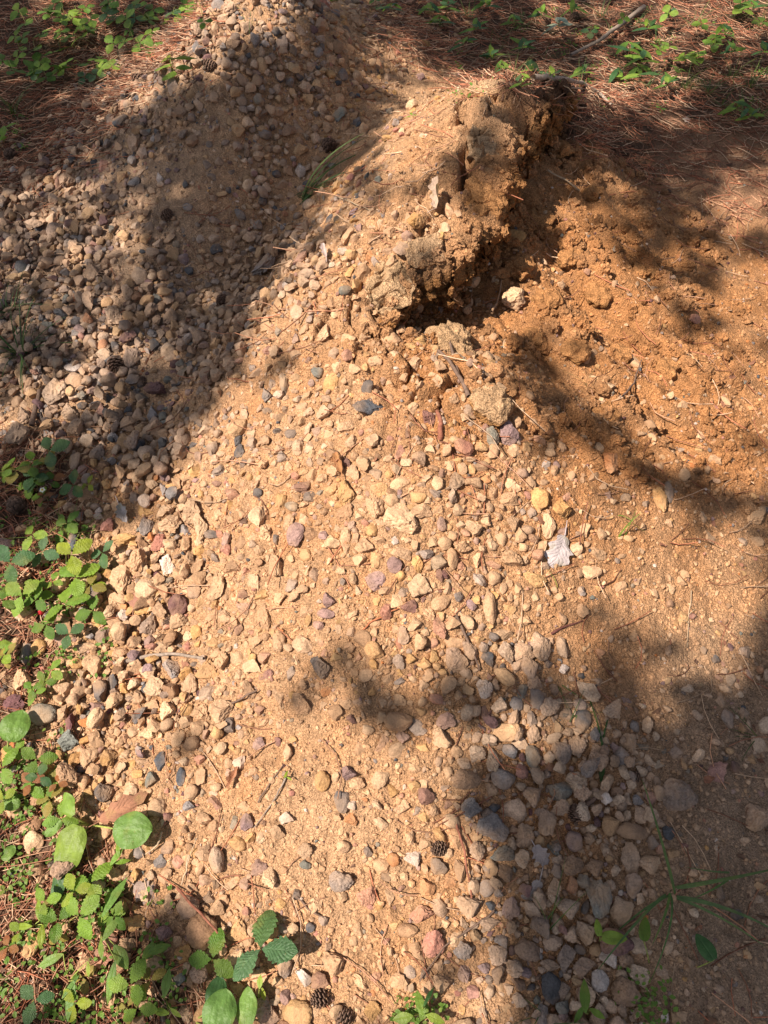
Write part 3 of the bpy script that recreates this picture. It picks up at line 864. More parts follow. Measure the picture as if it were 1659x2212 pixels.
plate(1060, 206, 52, 26, .034, 'topmost cracked crust slab at the crest of the sandy mound', 1, .7, .1)
plate(1140, 212, 40, 26, .04, 'rough crust slab at the end of the crest by a root', 6, .5, .4, (.15, 0), (.42, .27, .155))
plate(1056, 332, 46, 42, .032, 'broad flat crust slab overhanging the dug-out hollow below the crest', 3, 1.0, .1, (.1, -.15))
plate(922, 545, 54, 24, .026, 'stone-studded crust ledge jutting over the dark hollow', 8, 1.15, .3, (.1, -.1))
plate(832, 626, 56, 42, .030, 'sloping crust lip above the black cavity', 9, 1.1, .45, (.1, -.15), (.44, .285, .165))
slab('soil_clod', 1050, 445, 40, 34, .04, 'crumbly orange clod below the crust slabs on the broken face', (.40, .2, .085), 7, .1, (.3, 0), .3, power=.8)
slab('soil_clod', 975, 748, 44, 36, .035, 'stony lump with a forked twig below the dark hollow', (.45, .285, .16), 10, 0, (.2, .1), .2, power=.75)
slab('soil_clod', 1062, 872, 36, 32, .03, 'pale clod with a slate chip beside the forked twig', (.44, .28, .16), 12, 0, (.2, .1), .6, power=.8)
for (px, py, hs_, sd, lab) in [(1120, 590, 28, 16, 'rounded orange clod above the pale yellow block'), (1180, 655, 30, 17, 'orange clod resting to the right of the pale yellow block'), (1390, 590, 22, 18, 'lone orange clod on the lower slope of the hollow'),
                          (1300, 900, 30, 19, 'flat orange clod on the rim between hollow and front slope'), (1160, 480, 26, 31, 'dark orange clod in the shade under the broad slab'), (1230, 560, 24, 32, 'orange clod in the upper middle of the dug slope'),
                          (1290, 640, 26, 33, 'orange clod in the very middle of the dug slope'), (1240, 760, 28, 34, 'orange clod above the small arching grass tuft'), (1330, 770, 22, 35, 'orange clod right of the small arching grass tuft'),
                          (1150, 740, 24, 36, 'orange clod below the pale yellow block'), (1440, 800, 24, 37, 'orange clod near the right foot of the dug slope'), (1210, 330, 24, 38, 'orange clod near the top of the dug slope'), (1280, 420, 22, 39, 'orange clod on the upper right of the dug slope')]:
    slab('soil_clod', px, py, hs_, hs_ * .7, .022 * hs_ / 26, lab, (.42, .205, .085), sd, .2, (0, 0), sd, power=.85, level=4)

# ------------------------------------------------------------------ tubes: needles, twigs, roots, stems
def tube(pts, rad, sides=5):
    pts = np.asarray(pts, float); n = len(pts)
    rad = np.broadcast_to(np.asarray(rad, float), (n,))
    tg = np.gradient(pts, axis=0); tg /= np.linalg.norm(tg, axis=1)[:, None] + 1e-9
    up = np.array([0, 0, 1.0]) if abs(tg[0, 2]) < .9 else np.array([1.0, 0, 0])
    V = []
    for i in range(n):
        s = np.cross(tg[i], up); s /= np.linalg.norm(s) + 1e-9
        u = np.cross(s, tg[i])
        for k in range(sides):
            a = 2 * math.pi * k / sides
            V.append(pts[i] + rad[i] * (math.cos(a) * s + math.sin(a) * u))
    i = np.arange(n - 1)[:, None]; k = np.arange(sides)[None, :]
    F = np.stack([i * sides + k, i * sides + (k + 1) % sides, (i + 1) * sides + (k + 1) % sides, (i + 1) * sides + k], -1).reshape(-1, 4)
    return np.array(V), F

def bez(a, b, c, n):
    t = np.linspace(0, 1, n)[:, None]
    return (1 - t) ** 2 * a + 2 * t * (1 - t) * b + t * t * c

def needle_batch(n, dens, area_y=(-.28, 4.6)):
    y = rng.uniform(*area_y, n); x = rng.uniform(-1, 1, n) * (.84 + .38 * np.maximum(y, 0))
    z = H(x, y); px, py, d = project(x, y, z)
    ok = (rng.random(n) < dens(px, py, x, y)) & (px > -80) & (px < 1740) & (py > -60) & (py < 2290)
    x, y = x[ok], y[ok]; m = len(x)
    a = rng.uniform(0, 2 * math.pi, m); L = rng.uniform(.05, .12, m); bend = rng.normal(0, .18, m)
    ts = np.array([-.5, -.17, .17, .5])
    dx, dy = np.cos(a), np.sin(a)
    X = x[:, None] + L[:, None] * (ts * dx[:, None] - bend[:, None] * (ts * ts * 2) * dy[:, None])
    Y = y[:, None] + L[:, None] * (ts * dy[:, None] + bend[:, None] * (ts * ts * 2) * dx[:, None])
    Z0 = H(X, Y)
    base = np.maximum(Z0, (Z0.max(1)[:, None] - .012))
    rise = rng.exponential(.0035, m)[:, None] + rng.normal(0, .004, m)[:, None] * ts * 2
    Z = base + .0022 + np.maximum(rise, 0)
    P = np.stack([X, Y, Z], -1)
    w = rng.uniform(.0008, .0013, m)[:, None, None]
    side = np.stack([-dy, dx, 0 * dx], -1)[:, None, :] * w
    up = np.array([0, 0, 1.0])[None, None, :] * w * 1.3
    V = np.stack([P - side - up * .5, P + side - up * .5, P + up], 2)     # m,4,3,3
    V = V.reshape(m * 12, 3)
    F = []
    for s in range(3):
        for k in range(3):
            F.append([s * 3 + k, s * 3 + (k + 1) % 3, (s + 1) * 3 + (k + 1) % 3, (s + 1) * 3 + k])
    F = (np.array(F)[None] + (np.arange(m) * 12)[:, None, None]).reshape(-1, 4)
    pal = np.array([[.30, .14, .085], [.40, .22, .14], [.22, .095, .06], [.50, .34, .23], [.34, .13, .075]])
    c = pal[rng.integers(0, 5, m)] * rng.uniform(.8, 1.55, (m, 1))
    return V, F, np.repeat(c, 12, 0)

V, F, c = needle_batch(52000, lambda px, py, x, y: np.clip(sstep(.25, .65, look(DUFF, px, py)) * (1 - .5 * sstep(1380, 1500, px) * sstep(240, 330, py) * (1 - sstep(750, 950, py))), 0, 1) * .8)
tag(ob('pine_needles', mk('pine_needles', V, F, c), NEEDLE), 'brown pine needle litter covering the forest floor', 'needles', None, 'stuff')
V, F, c = needle_batch(5200, lambda px, py, x, y: (1 - sstep(.3, .6, look(DUFF, px, py))) * np.clip(.28 + .5 * fbm(x * 3, y * 3, o=2), .03, .8))
tag(ob('fallen_needles', mk('fallen_needles', V, F, c), NEEDLE), 'loose dry pine needles scattered over the gravel and sand', 'needles', None, 'stuff')

def on_land(px, py, h=0.0):
    P, _ = hit(px, py)
    return P + np.array([0, 0, h])

LANDMARKS = []     # phrase, photo x, photo y
def twig(name, pts, r0, r1, color, label, cat='twig', lift=.004, branches=(), mark=None, wob=.003):
    P = np.array([on_land(a, b, lift) for a, b in pts])
    n = max(8, len(P) * 5)
    t = np.linspace(0, len(P) - 1, n)
    Q = np.stack([np.interp(t, np.arange(len(P)), P[:, k]) for k in range(3)], -1)
    Q = Q + wob * np.stack([perlin(t * 2.1 + k * 9 + pts[0][0], t * 0 + .5) for k in range(3)], -1)
    Q[:, 2] = np.maximum(Q[:, 2], H(Q[:, 0], Q[:, 1]) + r1)
    rr = np.linspace(r0, r1, n) * (1 + .25 * perlin(t * 4.3 + pts[0][1], t * 0))
    root = bpy.data.objects.new(name, None); COL.objects.link(root); root.location = Q[0]
    v, f = tube(Q - Q[0], rr, 7)
    ob('shaft', mk('shaft', v, f), WOOD, root, color)
    for (k, qx, qy, rb) in branches:
        i = int(k * (n - 1)); E_ = on_land(qx, qy, lift + .006)
        B = bez(Q[i], (Q[i] + E_) / 2 + np.array([0, 0, .008]), E_, 8)
        v, f = tube(B - Q[0], np.linspace(rb, rb * .5, 8), 6)
        ob('side_shoot', mk('side_shoot', v, f), WOOD, root, color)
    tag(root, label, cat)
    if mark: LANDMARKS.append((mark, *pts[len(pts) // 2]))
    return root

DK = (.16, .105, .08); RD = (.25, .10, .065); GY = (.28, .22, .18); LT = (.42, .31, .21)
twig('twig', [(1012, 872), (995, 835), (972, 800), (945, 770)], .0055, .0035, DK, 'forked dark twig lying across the stony lump below the hollow', branches=[(.45, 965, 742, .005)], mark='the forked dark twig', lift=.02)
twig('bark_strip', [(950, 955), (953, 920), (945, 890)], .007, .004, RD, 'rough reddish bark strip lying upright on the front slope', mark='the reddish bark strip', lift=.006)
twig('branch', [(1387, 32), (1330, 75), (1290, 105), (1229, 137)], .011, .006, GY, 'long thin grey branch on the needle floor behind the crest', lift=.03, mark='the long grey branch')
twig('root', [(1149, 192), (1200, 186), (1255, 192), (1290, 212), (1317, 240)], .009, .005, (.40, .32, .26), 'pale bare root arching behind the crest of the mound', 'root', lift=.02)
twig('twig', [(250, 1438), (320, 1424), (380, 1420), (440, 1426)], .005, .003, GY, 'grey twig bridging yellowish stones near the plants', mark='the grey bridging twig', lift=.012)
twig('stick', [(75, 930), (85, 890), (92, 855)], .008, .006, DK, 'short dark stick leaning between stones at the heap foot', 'stick', lift=.02)
twig('stick', [(1235, 1765), (1260, 1745), (1290, 1722)], .007, .004, DK, 'dark stick beside the pale pine cone in the shade', 'stick', lift=.012)
twig('stem', [(390, 1925), (430, 1965), (470, 2010), (498, 2050)], .0028, .0018, RD, 'thin red stem slanting over brown stones by strawberry leaf', 'stem', lift=.03)
twig('straw', [(408, 1850), (404, 1885), (392, 1912)], .002, .0012, LT, 'bleached straw standing in sand near the plantain', 'straw', lift=.008, branches=[(.4, 430, 1810, .0012)])
twig('straw', [(355, 1800), (345, 1828), (318, 1850)], .0022, .0012, LT, 'bleached straw under the round plantain leaf', 'straw', lift=.012)
twig('rootlet', [(640, 2233 - 300), (665, 1965), (705, 1985)], .0022, .0012, DK, 'thin dark rootlet on pale sand above the strawberry leaf', 'root', lift=.004)
twig('twig', [(560, 1735), (580, 1700), (612, 1655)], .002, .001, DK, 'thin dark twig standing out on sunny lower sand', lift=.006)
twig('twig', [(620, 1680), (600, 1720), (548, 1790)], .002, .001, GY, 'thin grey twig slanting across sunny lower sand', lift=.006)
twig('twig', [(1065, 1970), (1020, 2005), (960, 2045), (905, 2120)], .0022, .0012, DK, 'long dark twig slanting past the pink slab at bottom', lift=.012)
twig('twig', [(985, 1785), (1003, 1840), (1018, 1945)], .0026, .0016, RD, 'red twig running down through stones in the shade', lift=.012, mark='the red shaded twig')
twig('twig', [(985, 1340), (1010, 1390), (1035, 1450)], .0035, .002, DK, 'dark stem slanting across stones below the red angular stone', lift=.01)
twig('twig', [(1190, 1372), (1225, 1355), (1258, 1344)], .0032, .001, (.15, .06, .05), 'pointed maroon twig on smooth sand at the mound foot', lift=.006)
twig('twig', [(470, 1720 - 180), (520, 1515), (560, 1495)], .003, .0015, DK, 'short dark twig above the broad tan stone', lift=.01)
twig('twig', [(770, 1380), (800, 1350), (840, 1330), (880, 1310)], .002, .0012, (.38, .14, .07), 'orange-red twig crossing the sunny middle of the slope', lift=.008)
twig('twig', [(1340, 870), (1365, 840), (1380, 790)], .003, .0015, DK, 'thin upright rootlet in the lower hollow', 'root', lift=.02)
twig('twig', [(1060, 690), (1075, 660), (1080, 620)], .004, .002, (.33, .2, .12), 'bent root sticking from orange soil beside the pale block', 'root', lift=.02)
twig('straw', [(1180, 375), (1215, 398), (1250, 425)], .003, .002, LT, 'pale straw lying on shaded orange soil below the crest', 'straw', lift=.012)
twig('straw', [(1490, 1280), (1485, 1330), (1482, 1400)], .0012, .001, LT, 'bundle of pale needles upright on smooth sand', 'straw', lift=.006, branches=[(.5, 1500, 1320, .0009), (.7, 1470, 1345, .0009)])
twig('straw', [(720, 430), (760, 445), (800, 462)], .002, .001, LT, 'pale straw on the lit ridge beside the crust ledge', 'straw', lift=.01)
twig('twig', [(535, 720), (560, 700), (600, 690)], .0028, .001, LT, 'bleached spiky straw tuft at the edge of the lit ridge', 'straw', lift=.015, branches=[(.3, 600, 610, .001), (.5, 520, 690, .001)])

# flakes of dead leaf, bark and cone scale strewn about
gv, gf, gcol, base = [], [], [], 0
n = 2600
y = rng.uniform(-.28, 4.4, n); x = rng.uniform(-1, 1, n) * (.82 + .37 * np.maximum(y, 0)); z = H(x, y); px, py, d = project(x, y, z)
keep = rng.random(n) < .12 + .8 * sstep(.2, .6, look(DUFF, px, py)) + .25 * sstep(1050, 1300, px) * sstep(1300, 1600, py)
for i in np.nonzero(keep)[0]:
    s_ = random.uniform(.005, .016)
    k = random.randrange(5, 8); an = np.sort(rng.uniform(0, 2 * math.pi, 8))
    ring_ = np.stack([np.cos(an) * rng.uniform(.6, 1.1, 8), np.sin(an) * rng.uniform(.35, .8, 8), rng.uniform(-.18, .3, 8)], -1)
    v = np.concatenate([ring_, [[0, 0, .12]]]) * s_
    q_ = tilt_quat(x[i], y[i], random.uniform(0, 6.28), .35)
    v = v @ np.array(q_.to_matrix()).T + np.array([x[i], y[i], z[i] + .004])
    gv.append(v); gf.append(np.array([[j, (j + 1) % 8, 8] for j in range(8)]) + base); base += 9
    c_ = np.array(random.choice([(.20, .11, .07), (.30, .19, .12), (.14, .08, .055), (.38, .28, .2), (.26, .12, .075)]))
    gcol.append(np.tile(c_ * random.uniform(.7, 1.2), (9, 1)))
tag(ob('leaf_litter', mk('leaf_litter', np.concatenate(gv), np.concatenate(gf), np.concatenate(gcol)), NEEDLE), 'small broken flakes of dead leaf and bark strewn about', 'litter', None, 'stuff')

# hair roots hanging in the hollow
gv, gf, base = [], [], 0
for i in range(46):
    px = random.uniform(820, 1100); py = random.uniform(600, 740) if px < 1040 else random.uniform(420, 720)
    P = on_land(px, py, .01)
    a = random.uniform(0, 6.28); L = random.uniform(.02, .07)
    Q = P + np.array([math.cos(a) * L, -abs(math.sin(a)) * L, random.uniform(-.02, .04)])
    v, f = tube(bez(P, (P + Q) / 2 + np.array([random.gauss(0, .015), random.gauss(0, .015), .01]), Q, 6), np.linspace(.0011, .0005, 6), 4)
    gv.append(v); gf.append(f + base); base += len(v)
tag(ob('hair_roots', mk('hair_roots', np.concatenate(gv), np.concatenate(gf)), WOOD, color=(.24, .14, .085)), 'fine hair roots sticking out of the dug-out hollow', 'roots', None, 'stuff')

# ------------------------------------------------------------------ pine cones
def cone_meshes(seed, open_):
    r = np.random.default_rng(seed)
    core_v = ICO[2][0] * np.array([.36, .36, .92])
    core = mk('core', core_v, ICO[2][1], np.tile([.09, .055, .04], (len(core_v), 1)))
    sv = np.array([[-.16, 0, 0], [.16, 0, 0], [-.30, .55, .05], [.30, .55, .05], [-.27, .72, .14], [.27, .72, .14], [0, .82, .10], [0, .45, -.07], [-.2, .74, .02], [.2, .74, .02]])
    sf = np.array([[0, 1, 3], [0, 3, 2], [2, 3, 5], [2, 5, 4], [4, 5, 6], [0, 7, 1], [1, 7, 3], [0, 2, 7], [7, 9, 3], [7, 2, 8], [7, 8, 9], [8, 6, 9], [4, 6, 8], [5, 9, 6], [2, 4, 8], [3, 9, 5]])
    V, F, Cc, b = [], [], [], 0
    N = 54
    for i in range(N):
        t = (i + .5) / N
        zc = -.85 + 1.7 * t
        a = i * 2.39996
        s = (.35 + .95 * math.sin(math.pi * min(1, .12 + .88 * t) ** .75)) * .74
        op = open_ * (1 - .5 * t) + .1
        el = math.radians(70 - 62 * op)
        R_ = Matrix.Rotation(a, 3, 'Z') @ Matrix.Rotation(el, 3, 'X')
        v = (sv * s) @ np.array(R_).T + np.array([-math.sin(a) * .2, math.cos(a) * .2, zc - .1])
        V.append(v); F.append(sf + b); b += len(v)
        c = np.array([.12, .075, .055]) * r.uniform(.7, 1.25)
        cc = np.tile(c, (len(v), 1)); cc[4:7] *= 2.0; cc[:2] *= .5; cc[7] *= .4
        Cc.append(cc)
    return core, mk('scales', np.concatenate(V), np.concatenate(F), np.concatenate(Cc), smooth=False)

CM = [cone_meshes(1, .95), cone_meshes(2, .55), cone_meshes(3, .8)]
CONES = [(710, 320, 20, 0, 'grey-brown pine cone in the gully between heap and crest', 1), (363, 470, 17, 2, 'dark pine cone in the bare dirt of the shaded heap', 1),
         (300, 178, 17, 2, 'dark pine cone on the left flank of the heap top', 1), (482, 655, 18, 0, 'pine cone among shaded gravel near the lit ridge', 1),
         (255, 798, 24, 0, 'dark open pine cone lying in shaded gravel of the heap', 1), (228, 605, 18, 2, 'dark pine cone in the densest gravel of the heap', 1),
         (1240, 1757, 22, 0, 'pale-edged open pine cone among stones in the shade', 1), (945, 1835, 20, 0, 'brown open pine cone where sun meets shade', 1),
         (690, 2158, 24, 0, 'open pine cone beside tan stones near the bottom', 1), (742, 2198, 24, 0, 'open pine cone at the bottom edge of the photo', 1),
         (455, 150, 17, 2, 'dark pine cone among stones below the heap top', 1), (110, 1058, 26, 1, 'large dark pine cone in shade by strawberry leaves', 1),
         (40, 1100, 28, 1, 'large dark pine cone at the shaded edge above the big strawberry leaf', 1), (310, 828, 14, 2, 'small pine cone above the maroon stone', 1),
         (365, 1345, 13, 1, 'small pine cone between maroon and brown stones', 1), (815, 50, 11, 2, 'small pine cone on needles behind the heap', 1),
         (1310, 10, 13, 1, 'pine cone on needles by the long grey branch', 1), (1240, 45, 14, 2, 'pine cone half hidden among needles behind the branch', 1),
         (1510, 150, 14, 1, 'pine cone in shade beside the leafy bush', 1), (1367, 1680, 16, 2, 'dark small pine cone below smooth shaded sand', 1), (25, 340, 18, 2, 'dark pine cone at the left edge of the heap', 1),
         (255, 1120, 14, 2, 'crumpled cone beside the grey paper-like leaf', 0)]
for px, py, hp, k, lab, on in CONES:
    if not on: continue
    P, t = hit(px, py)
    s = hp * t / FPX
    root = bpy.data.objects.new('pine_cone', None); COL.objects.link(root)
    root.location = (P[0], P[1], P[2] + s * .3); root.scale = (s * .92,) * 3
    root.rotation_euler = (random.uniform(.5, 1.9), random.uniform(-.5, .5), random.uniform(0, 6.28))
    ob('core', CM[k][0], CONE, root); sc_ = ob('scales', CM[k][1], CONE, root); sc_['kind'] = 'stuff'
    tag(root, lab, 'pine cone', 'fallen pine cones')
    LANDMARKS.append(('the ' + ' '.join(lab.split()[:4]) if False else None, px, py))
LANDMARKS = [l for l in LANDMARKS if l[0]]

# ------------------------------------------------------------------ leaves
ordw = ['first', 'second', 'third', 'fourth', 'fifth', 'sixth', 'seventh', 'eighth', 'ninth', 'tenth', 'eleventh', 'twelfth', 'thirteenth', 'fourteenth', 'fifteenth', 'sixteenth', 'seventeenth', 'eighteenth', 'nineteenth', 'twentieth'] + ['twenty-' + k for k in ('first', 'second', 'third', 'fourth', 'fifth', 'sixth', 'seventh', 'eighth', 'ninth')]
def blade(name, L, W, prof, teeth=0, tooth=.0, nseg=16, nac=4, fold=.12, curl=.15, wav=.0, pleat=0.0, seed=0, bend=0.0):
    """a leaf blade from its base at the origin along +Y"""
    r = np.random.default_rng(seed)
    ts = np.linspace(0, 1, nseg + 1)
    us = np.linspace(-1, 1, 2 * nac + 1)
    w = np.array([prof(t) for t in ts]) * W / 2
    V, UV = [], []
    ph = r.uniform(0, 6, 4)
    for t, ww in zip(ts, w):
        saw = (t * teeth) % 1.0 if teeth else 0
        for u in us:
            k = 1 + (tooth * (1.0 - saw) if abs(u) > .99 else 0)
            sweep = tooth * saw * L * .10 if abs(u) > .99 else 0
            x = u * ww * k + bend * t * t
            yv = t * L + sweep * (1 if t < .97 else 0)
            zv = fold * abs(u * ww * k) - curl * L * t * t * .5 + wav * W * (math.sin(t * 9 + ph[0] + u) * abs(u)) + pleat * W * math.cos((t * 9 - abs(u) * 2.6) * 2 * math.pi) * min(1, abs(u) * 3)
            zv -= curl * .6 * u * u * ww
            V.append((x, yv, zv)); UV.append((u, t))
    k = 2 * nac + 1
    idx = np.arange((nseg + 1) * k).reshape(nseg + 1, k)
    F = np.stack([idx[:-1, :-1], idx[:-1, 1:], idx[1:, 1:], idx[1:, :-1]], -1).reshape(-1, 4)
    return mk(name, np.array(V), F, None, True, np.array(UV))

def p_straw(t): return max(.03, math.sin(math.pi * min(1, t) ** 1.12) ** .8)
def p_oval(t): return max(.03, math.sin(math.pi * (t * .96 + .04)) ** .55 * (1.0 - .12 * t))
def p_heart(t): return max(.03, math.sin(math.pi * (t * .93 + .07)) ** .6 * (1.18 - .4 * t))
def p_lance(t): return max(.03, math.sin(math.pi * (t * .97 + .03)) ** .9)
def p_grass(t): return max(.03, (1 - t) ** .5 * min(1, .5 + 3 * t))
def p_dead(t): return max(.03, math.sin(math.pi * (t * .95 + .05)) ** .7 * (1 + .25 * math.sin(t * 23)))
LEAFLET = [blade('leaflet', 1, .56, p_straw, 7, .36, 28, 3, .22, .3 + .15 * i, .03, .022, i) for i in range(3)]
LEAFLET_FAR = [blade('leaflet', 1, .60, p_straw, 5, .40, 15, 2, .22, .3 + .15 * i, .02, 0, i) for i in range(2)]
PLANTAIN = [blade('leaf', 1, .72, p_oval, 0, 0, 20, 6, .14, .45, .07, .012, 5), blade('leaf', 1, .95, p_oval, 0, 0, 20, 6, .1, .3, .05, .004, 6)]
LANCEOL = [blade('leaf', 1, .27, p_lance, 0, 0, 12, 2, .25, .35, .04, 0, 7), blade('leaf', 1, .4, p_lance, 4, .10, 12, 2, .2, .5, .05, 0, 8)]
HEARTL = [blade('leaf', 1, .62, p_heart, 0, 0, 12, 3, .2, .5, .03, 0, 9)]
DEADL = [blade('dead_leaf', 1, .62, p_dead, 6, .12, 16, 4, .25, .5, .09, .01, 21), blade('dead_leaf', 1, .5, p_dead, 0, 0, 16, 4, .6, -.5, .12, 0, 22), blade('dead_leaf', 1, .42, p_dead, 5, .1, 16, 4, .35, .9, .10, 0, 23)]

G1 = (.11, .20, .03); G2 = (.18, .29, .04); G3 = (.05, .12, .04); G4 = (.22, .29, .03); G5 = (.075, .15, .06)
def vary(c, k=.2):
    s = random.uniform(1 - k, 1 + k)
    return (c[0] * s * random.uniform(.9, 1.12), c[1] * s, c[2] * s * random.uniform(.85, 1.15))

def frame(normal_, fwd):
    n = Vector(normal_).normalized(); f = Vector(fwd); f = (f - n * f.dot(n)).normalized()
    s = f.cross(n)
    return Matrix((s, f, n)).transposed().to_4x4()

def add_blade(parent, me, mtl, P, fwd, nrm, size, color, width=1.0, name=None):
    o = ob(name or me.name.split('.')[0], me, mtl, parent, color)
    M = Matrix.Translation(Vector(P)) @ frame(nrm, fwd) @ Matrix.Diagonal((size * width, size, size, 1))
    o.matrix_local = M
    return o

def add_stem(parent, A, B, r, color, bow=.3, name='petiole'):
    A, B = np.array(A, float), np.array(B, float)
    m = A + (B - A) * .5 + np.array([0, 0, np.linalg.norm(B - A) * bow])
    v, f = tube(bez(A, m, B, 7), np.linspace(r, r * .7, 7), 5)
    return ob(name, mk(name, v, f), STEM, parent, color)

def plant_root(name, P):
    o = bpy.data.objects.new(name, None); COL.objects.link(o); o.location = P
    return o

def facing(tiltx=0, tilty=0, k=.35):
    """leaf normals look up with a lean, a little towards the light"""
    return np.array([tiltx - .12, tilty - .05, 1.0])

def img_dir(ang):
    """a direction on the ground for an angle seen in the photo (0 = right, 90 = up)"""
    a = math.radians(ang)
    return np.array([math.cos(a), math.sin(a) * 1.05, 0])

def trifoliate(root, base, centre, size, ang, color, meshes, tilt=.25, wid=1.0, stem_r=.0013, stemcol=(.22, .2, .06)):
    add_stem(root, base, centre, stem_r, stemcol)
    t1, t2 = random.gauss(0, tilt), random.gauss(0, tilt)
    n0 = facing(t1, t2)
    for k, da in enumerate((0, random.uniform(98, 118), -random.uniform(98, 118))):
        f = img_dir(ang + da) + np.array([0, 0, .06])
        n = n0 + .12 * img_dir(ang + da + 180)
        add_blade(root, random.choice(meshes), STRAW, np.array(centre) + f * .002, f, n, size * (1.04 if k == 0 else random.uniform(.88, 1.0)), vary(color, .12), wid)

def strawberry(leaves, label, group=None, base=None, name='strawberry_plant', mark=None, far=False):
    """leaves: photo x, y, leaflet length in photo px, angle of the middle leaflet, height, colour"""
    px = sum(l[0] for l in leaves) / len(leaves); py = sum(l[1] for l in leaves) / len(leaves)
    B = on_land(*(base or (px, py + 12)))
    root = plant_root(name, B)
    for (lx, ly, s, ang, h, colr) in leaves:
        P, t = hit(lx, ly)
        d = np.array(ray(lx, ly), float)
        k = h / -d[2]
        Cn = P - d * k
        trifoliate(root, np.zeros(3), Cn - B, s * (1.0 if far else 1.18) * t / FPX, ang, colr, LEAFLET_FAR if far else LEAFLET)
    tag(root, label, 'strawberry', group)
    if mark: LANDMARKS.append((mark, px, py))
    return root

SB = 'strawberry plants at the near left'
strawberry([(564, 2050, 70, 100, .055, G5)], 'large dark-green strawberry leaf standing over the sand at the bottom', SB, (545, 2085), mark='the large strawberry leaf')
strawberry([(460, 2072, 44, 80, .035, G1)], 'smaller strawberry leaf beside the big brown stone', SB, mark='the smaller strawberry leaf')
strawberry([(22, 1216, 40, 20, .06, G3)], 'dark-green strawberry leaf at the left edge', SB)
strawberry([(155, 1200, 40, 45, .06, G4), (162, 1248, 44, 35, .045, G2)], 'yellow-green strawberry plant with two upright leaves beside the big tan stone', SB, mark='the yellow-green strawberry plant')
strawberry([(140, 1305, 44, 110, .05, G2), (200, 1320, 32, 200, .03, G1)], 'strawberry plant with bright leaves above the red berry', SB)
strawberry([(50, 1288, 38, 150, .05, G2), (5, 1300, 30, 90, .05, G1)], 'strawberry plant with drooping leaves at the sunny left edge', SB)
strawberry([(108, 975, 36, 20, .05, G5)], 'shaded strawberry plant beside tan stones at the heap foot', SB, mark='the shaded strawberry plant')
strawberry([(67, 1010, 30, 60, .045, G1), (72, 1030, 26, 250, .04, G5)], 'small strawberry plant in half shade at the heap foot', SB)
strawberry([(160, 1050, 30, 200, .04, G3), (190, 1048, 18, 70, .03, G4)], 'dark shaded strawberry plant with one yellow leaflet', SB)
strawberry([(70, 1155, 32, 250, .045, G2), (145, 1132, 28, 60, .045, G1)], 'half-lit strawberry plant above the yellow-green one', SB)
strawberry([(4, 1020, 30, 80, .05, G2)], 'bright strawberry leaf cut by the left edge', SB)
strawberry([(202, 1268, 22, 0, .03, G4)], 'tiny yellow strawberry leaf beside the tall tan stone', SB)
strawberry([(100, 1350, 28, 300, .03, G1), (150, 1370, 28, 150, .04, G5)], 'strawberry plant with dull leaves left of the striped brown stone', SB)
strawberry([(197, 1908, 42, 60, .05, G2), (162, 1925, 32, 130, .045, G4)], 'strawberry plant below the wrinkled plantain leaf', SB, mark='the strawberry below the plantain')
strawberry([(172, 1978, 42, 40, .05, G2), (127, 1990, 36, 160, .04, G1)], 'strawberry plant with two green leaves among pine needles', SB)
strawberry([(282, 2128, 40, 65, .05, G2), (300, 2178, 32, 100, .05, G2)], 'strawberry plant with jagged leaf under the pale jagged stone', SB)
strawberry([(165, 2168, 30, 250, .05, G4)], 'yellow-green strawberry leaf near the bottom left corner', SB)
strawberry([(70, 1490, 22, 30, .03, G1), (75, 1500, 20, 140, .03, G2)], 'small strawberry seedling among stones at the left', SB)
strawberry([(110, 1450, 26, 330, .03, G2), (95, 1475, 20, 120, .03, G1)], 'ragged strawberry plant above the grey oval stone', SB)
strawberry([(75, 2160, 34, 260, .05, G5)], 'blue-green strawberry leaf in the bottom left corner', SB)
strawberry([(5, 1660, 36, 60, .05, G2)], 'bright leaf cut by the left edge below the plantain', SB)
strawberry([(80, 1640, 34, 250, .05, G1)], 'green toothed leaf between plantain and dark grey stone', SB)

extra = []
for (xa, xb, ya, yb, cnt, where) in ((0, 215, 1130, 1420, 9, 'sunny left edge'), (10, 330, 1930, 2205, 9, 'bottom left corner'), (0, 150, 1600, 1780, 6, 'left edge beside the plantain'), (0, 120, 960, 1100, 6, 'shaded left edge')):
    pts_ = sorted([(random.uniform(xa, xb), random.uniform(ya, yb)) for _ in range(cnt)], key=lambda p: p[0])
    for i_, (a_, b_) in enumerate(pts_):
        strawberry([(a_ + random.uniform(-14, 14), b_ + random.uniform(-14, 14), random.uniform(18, 32), random.uniform(0, 360), random.uniform(.015, .05), random.choice((G1, G2, G2, G4, G5, (.24, .2, .05), (.28, .12, .05)))) for _ in range(random.choice((1, 1, 2)))],
                   '%s low strawberry seedling from the left along the %s' % (ordw[i_], where), 'strawberry seedlings among the needles', name='strawberry_seedling')

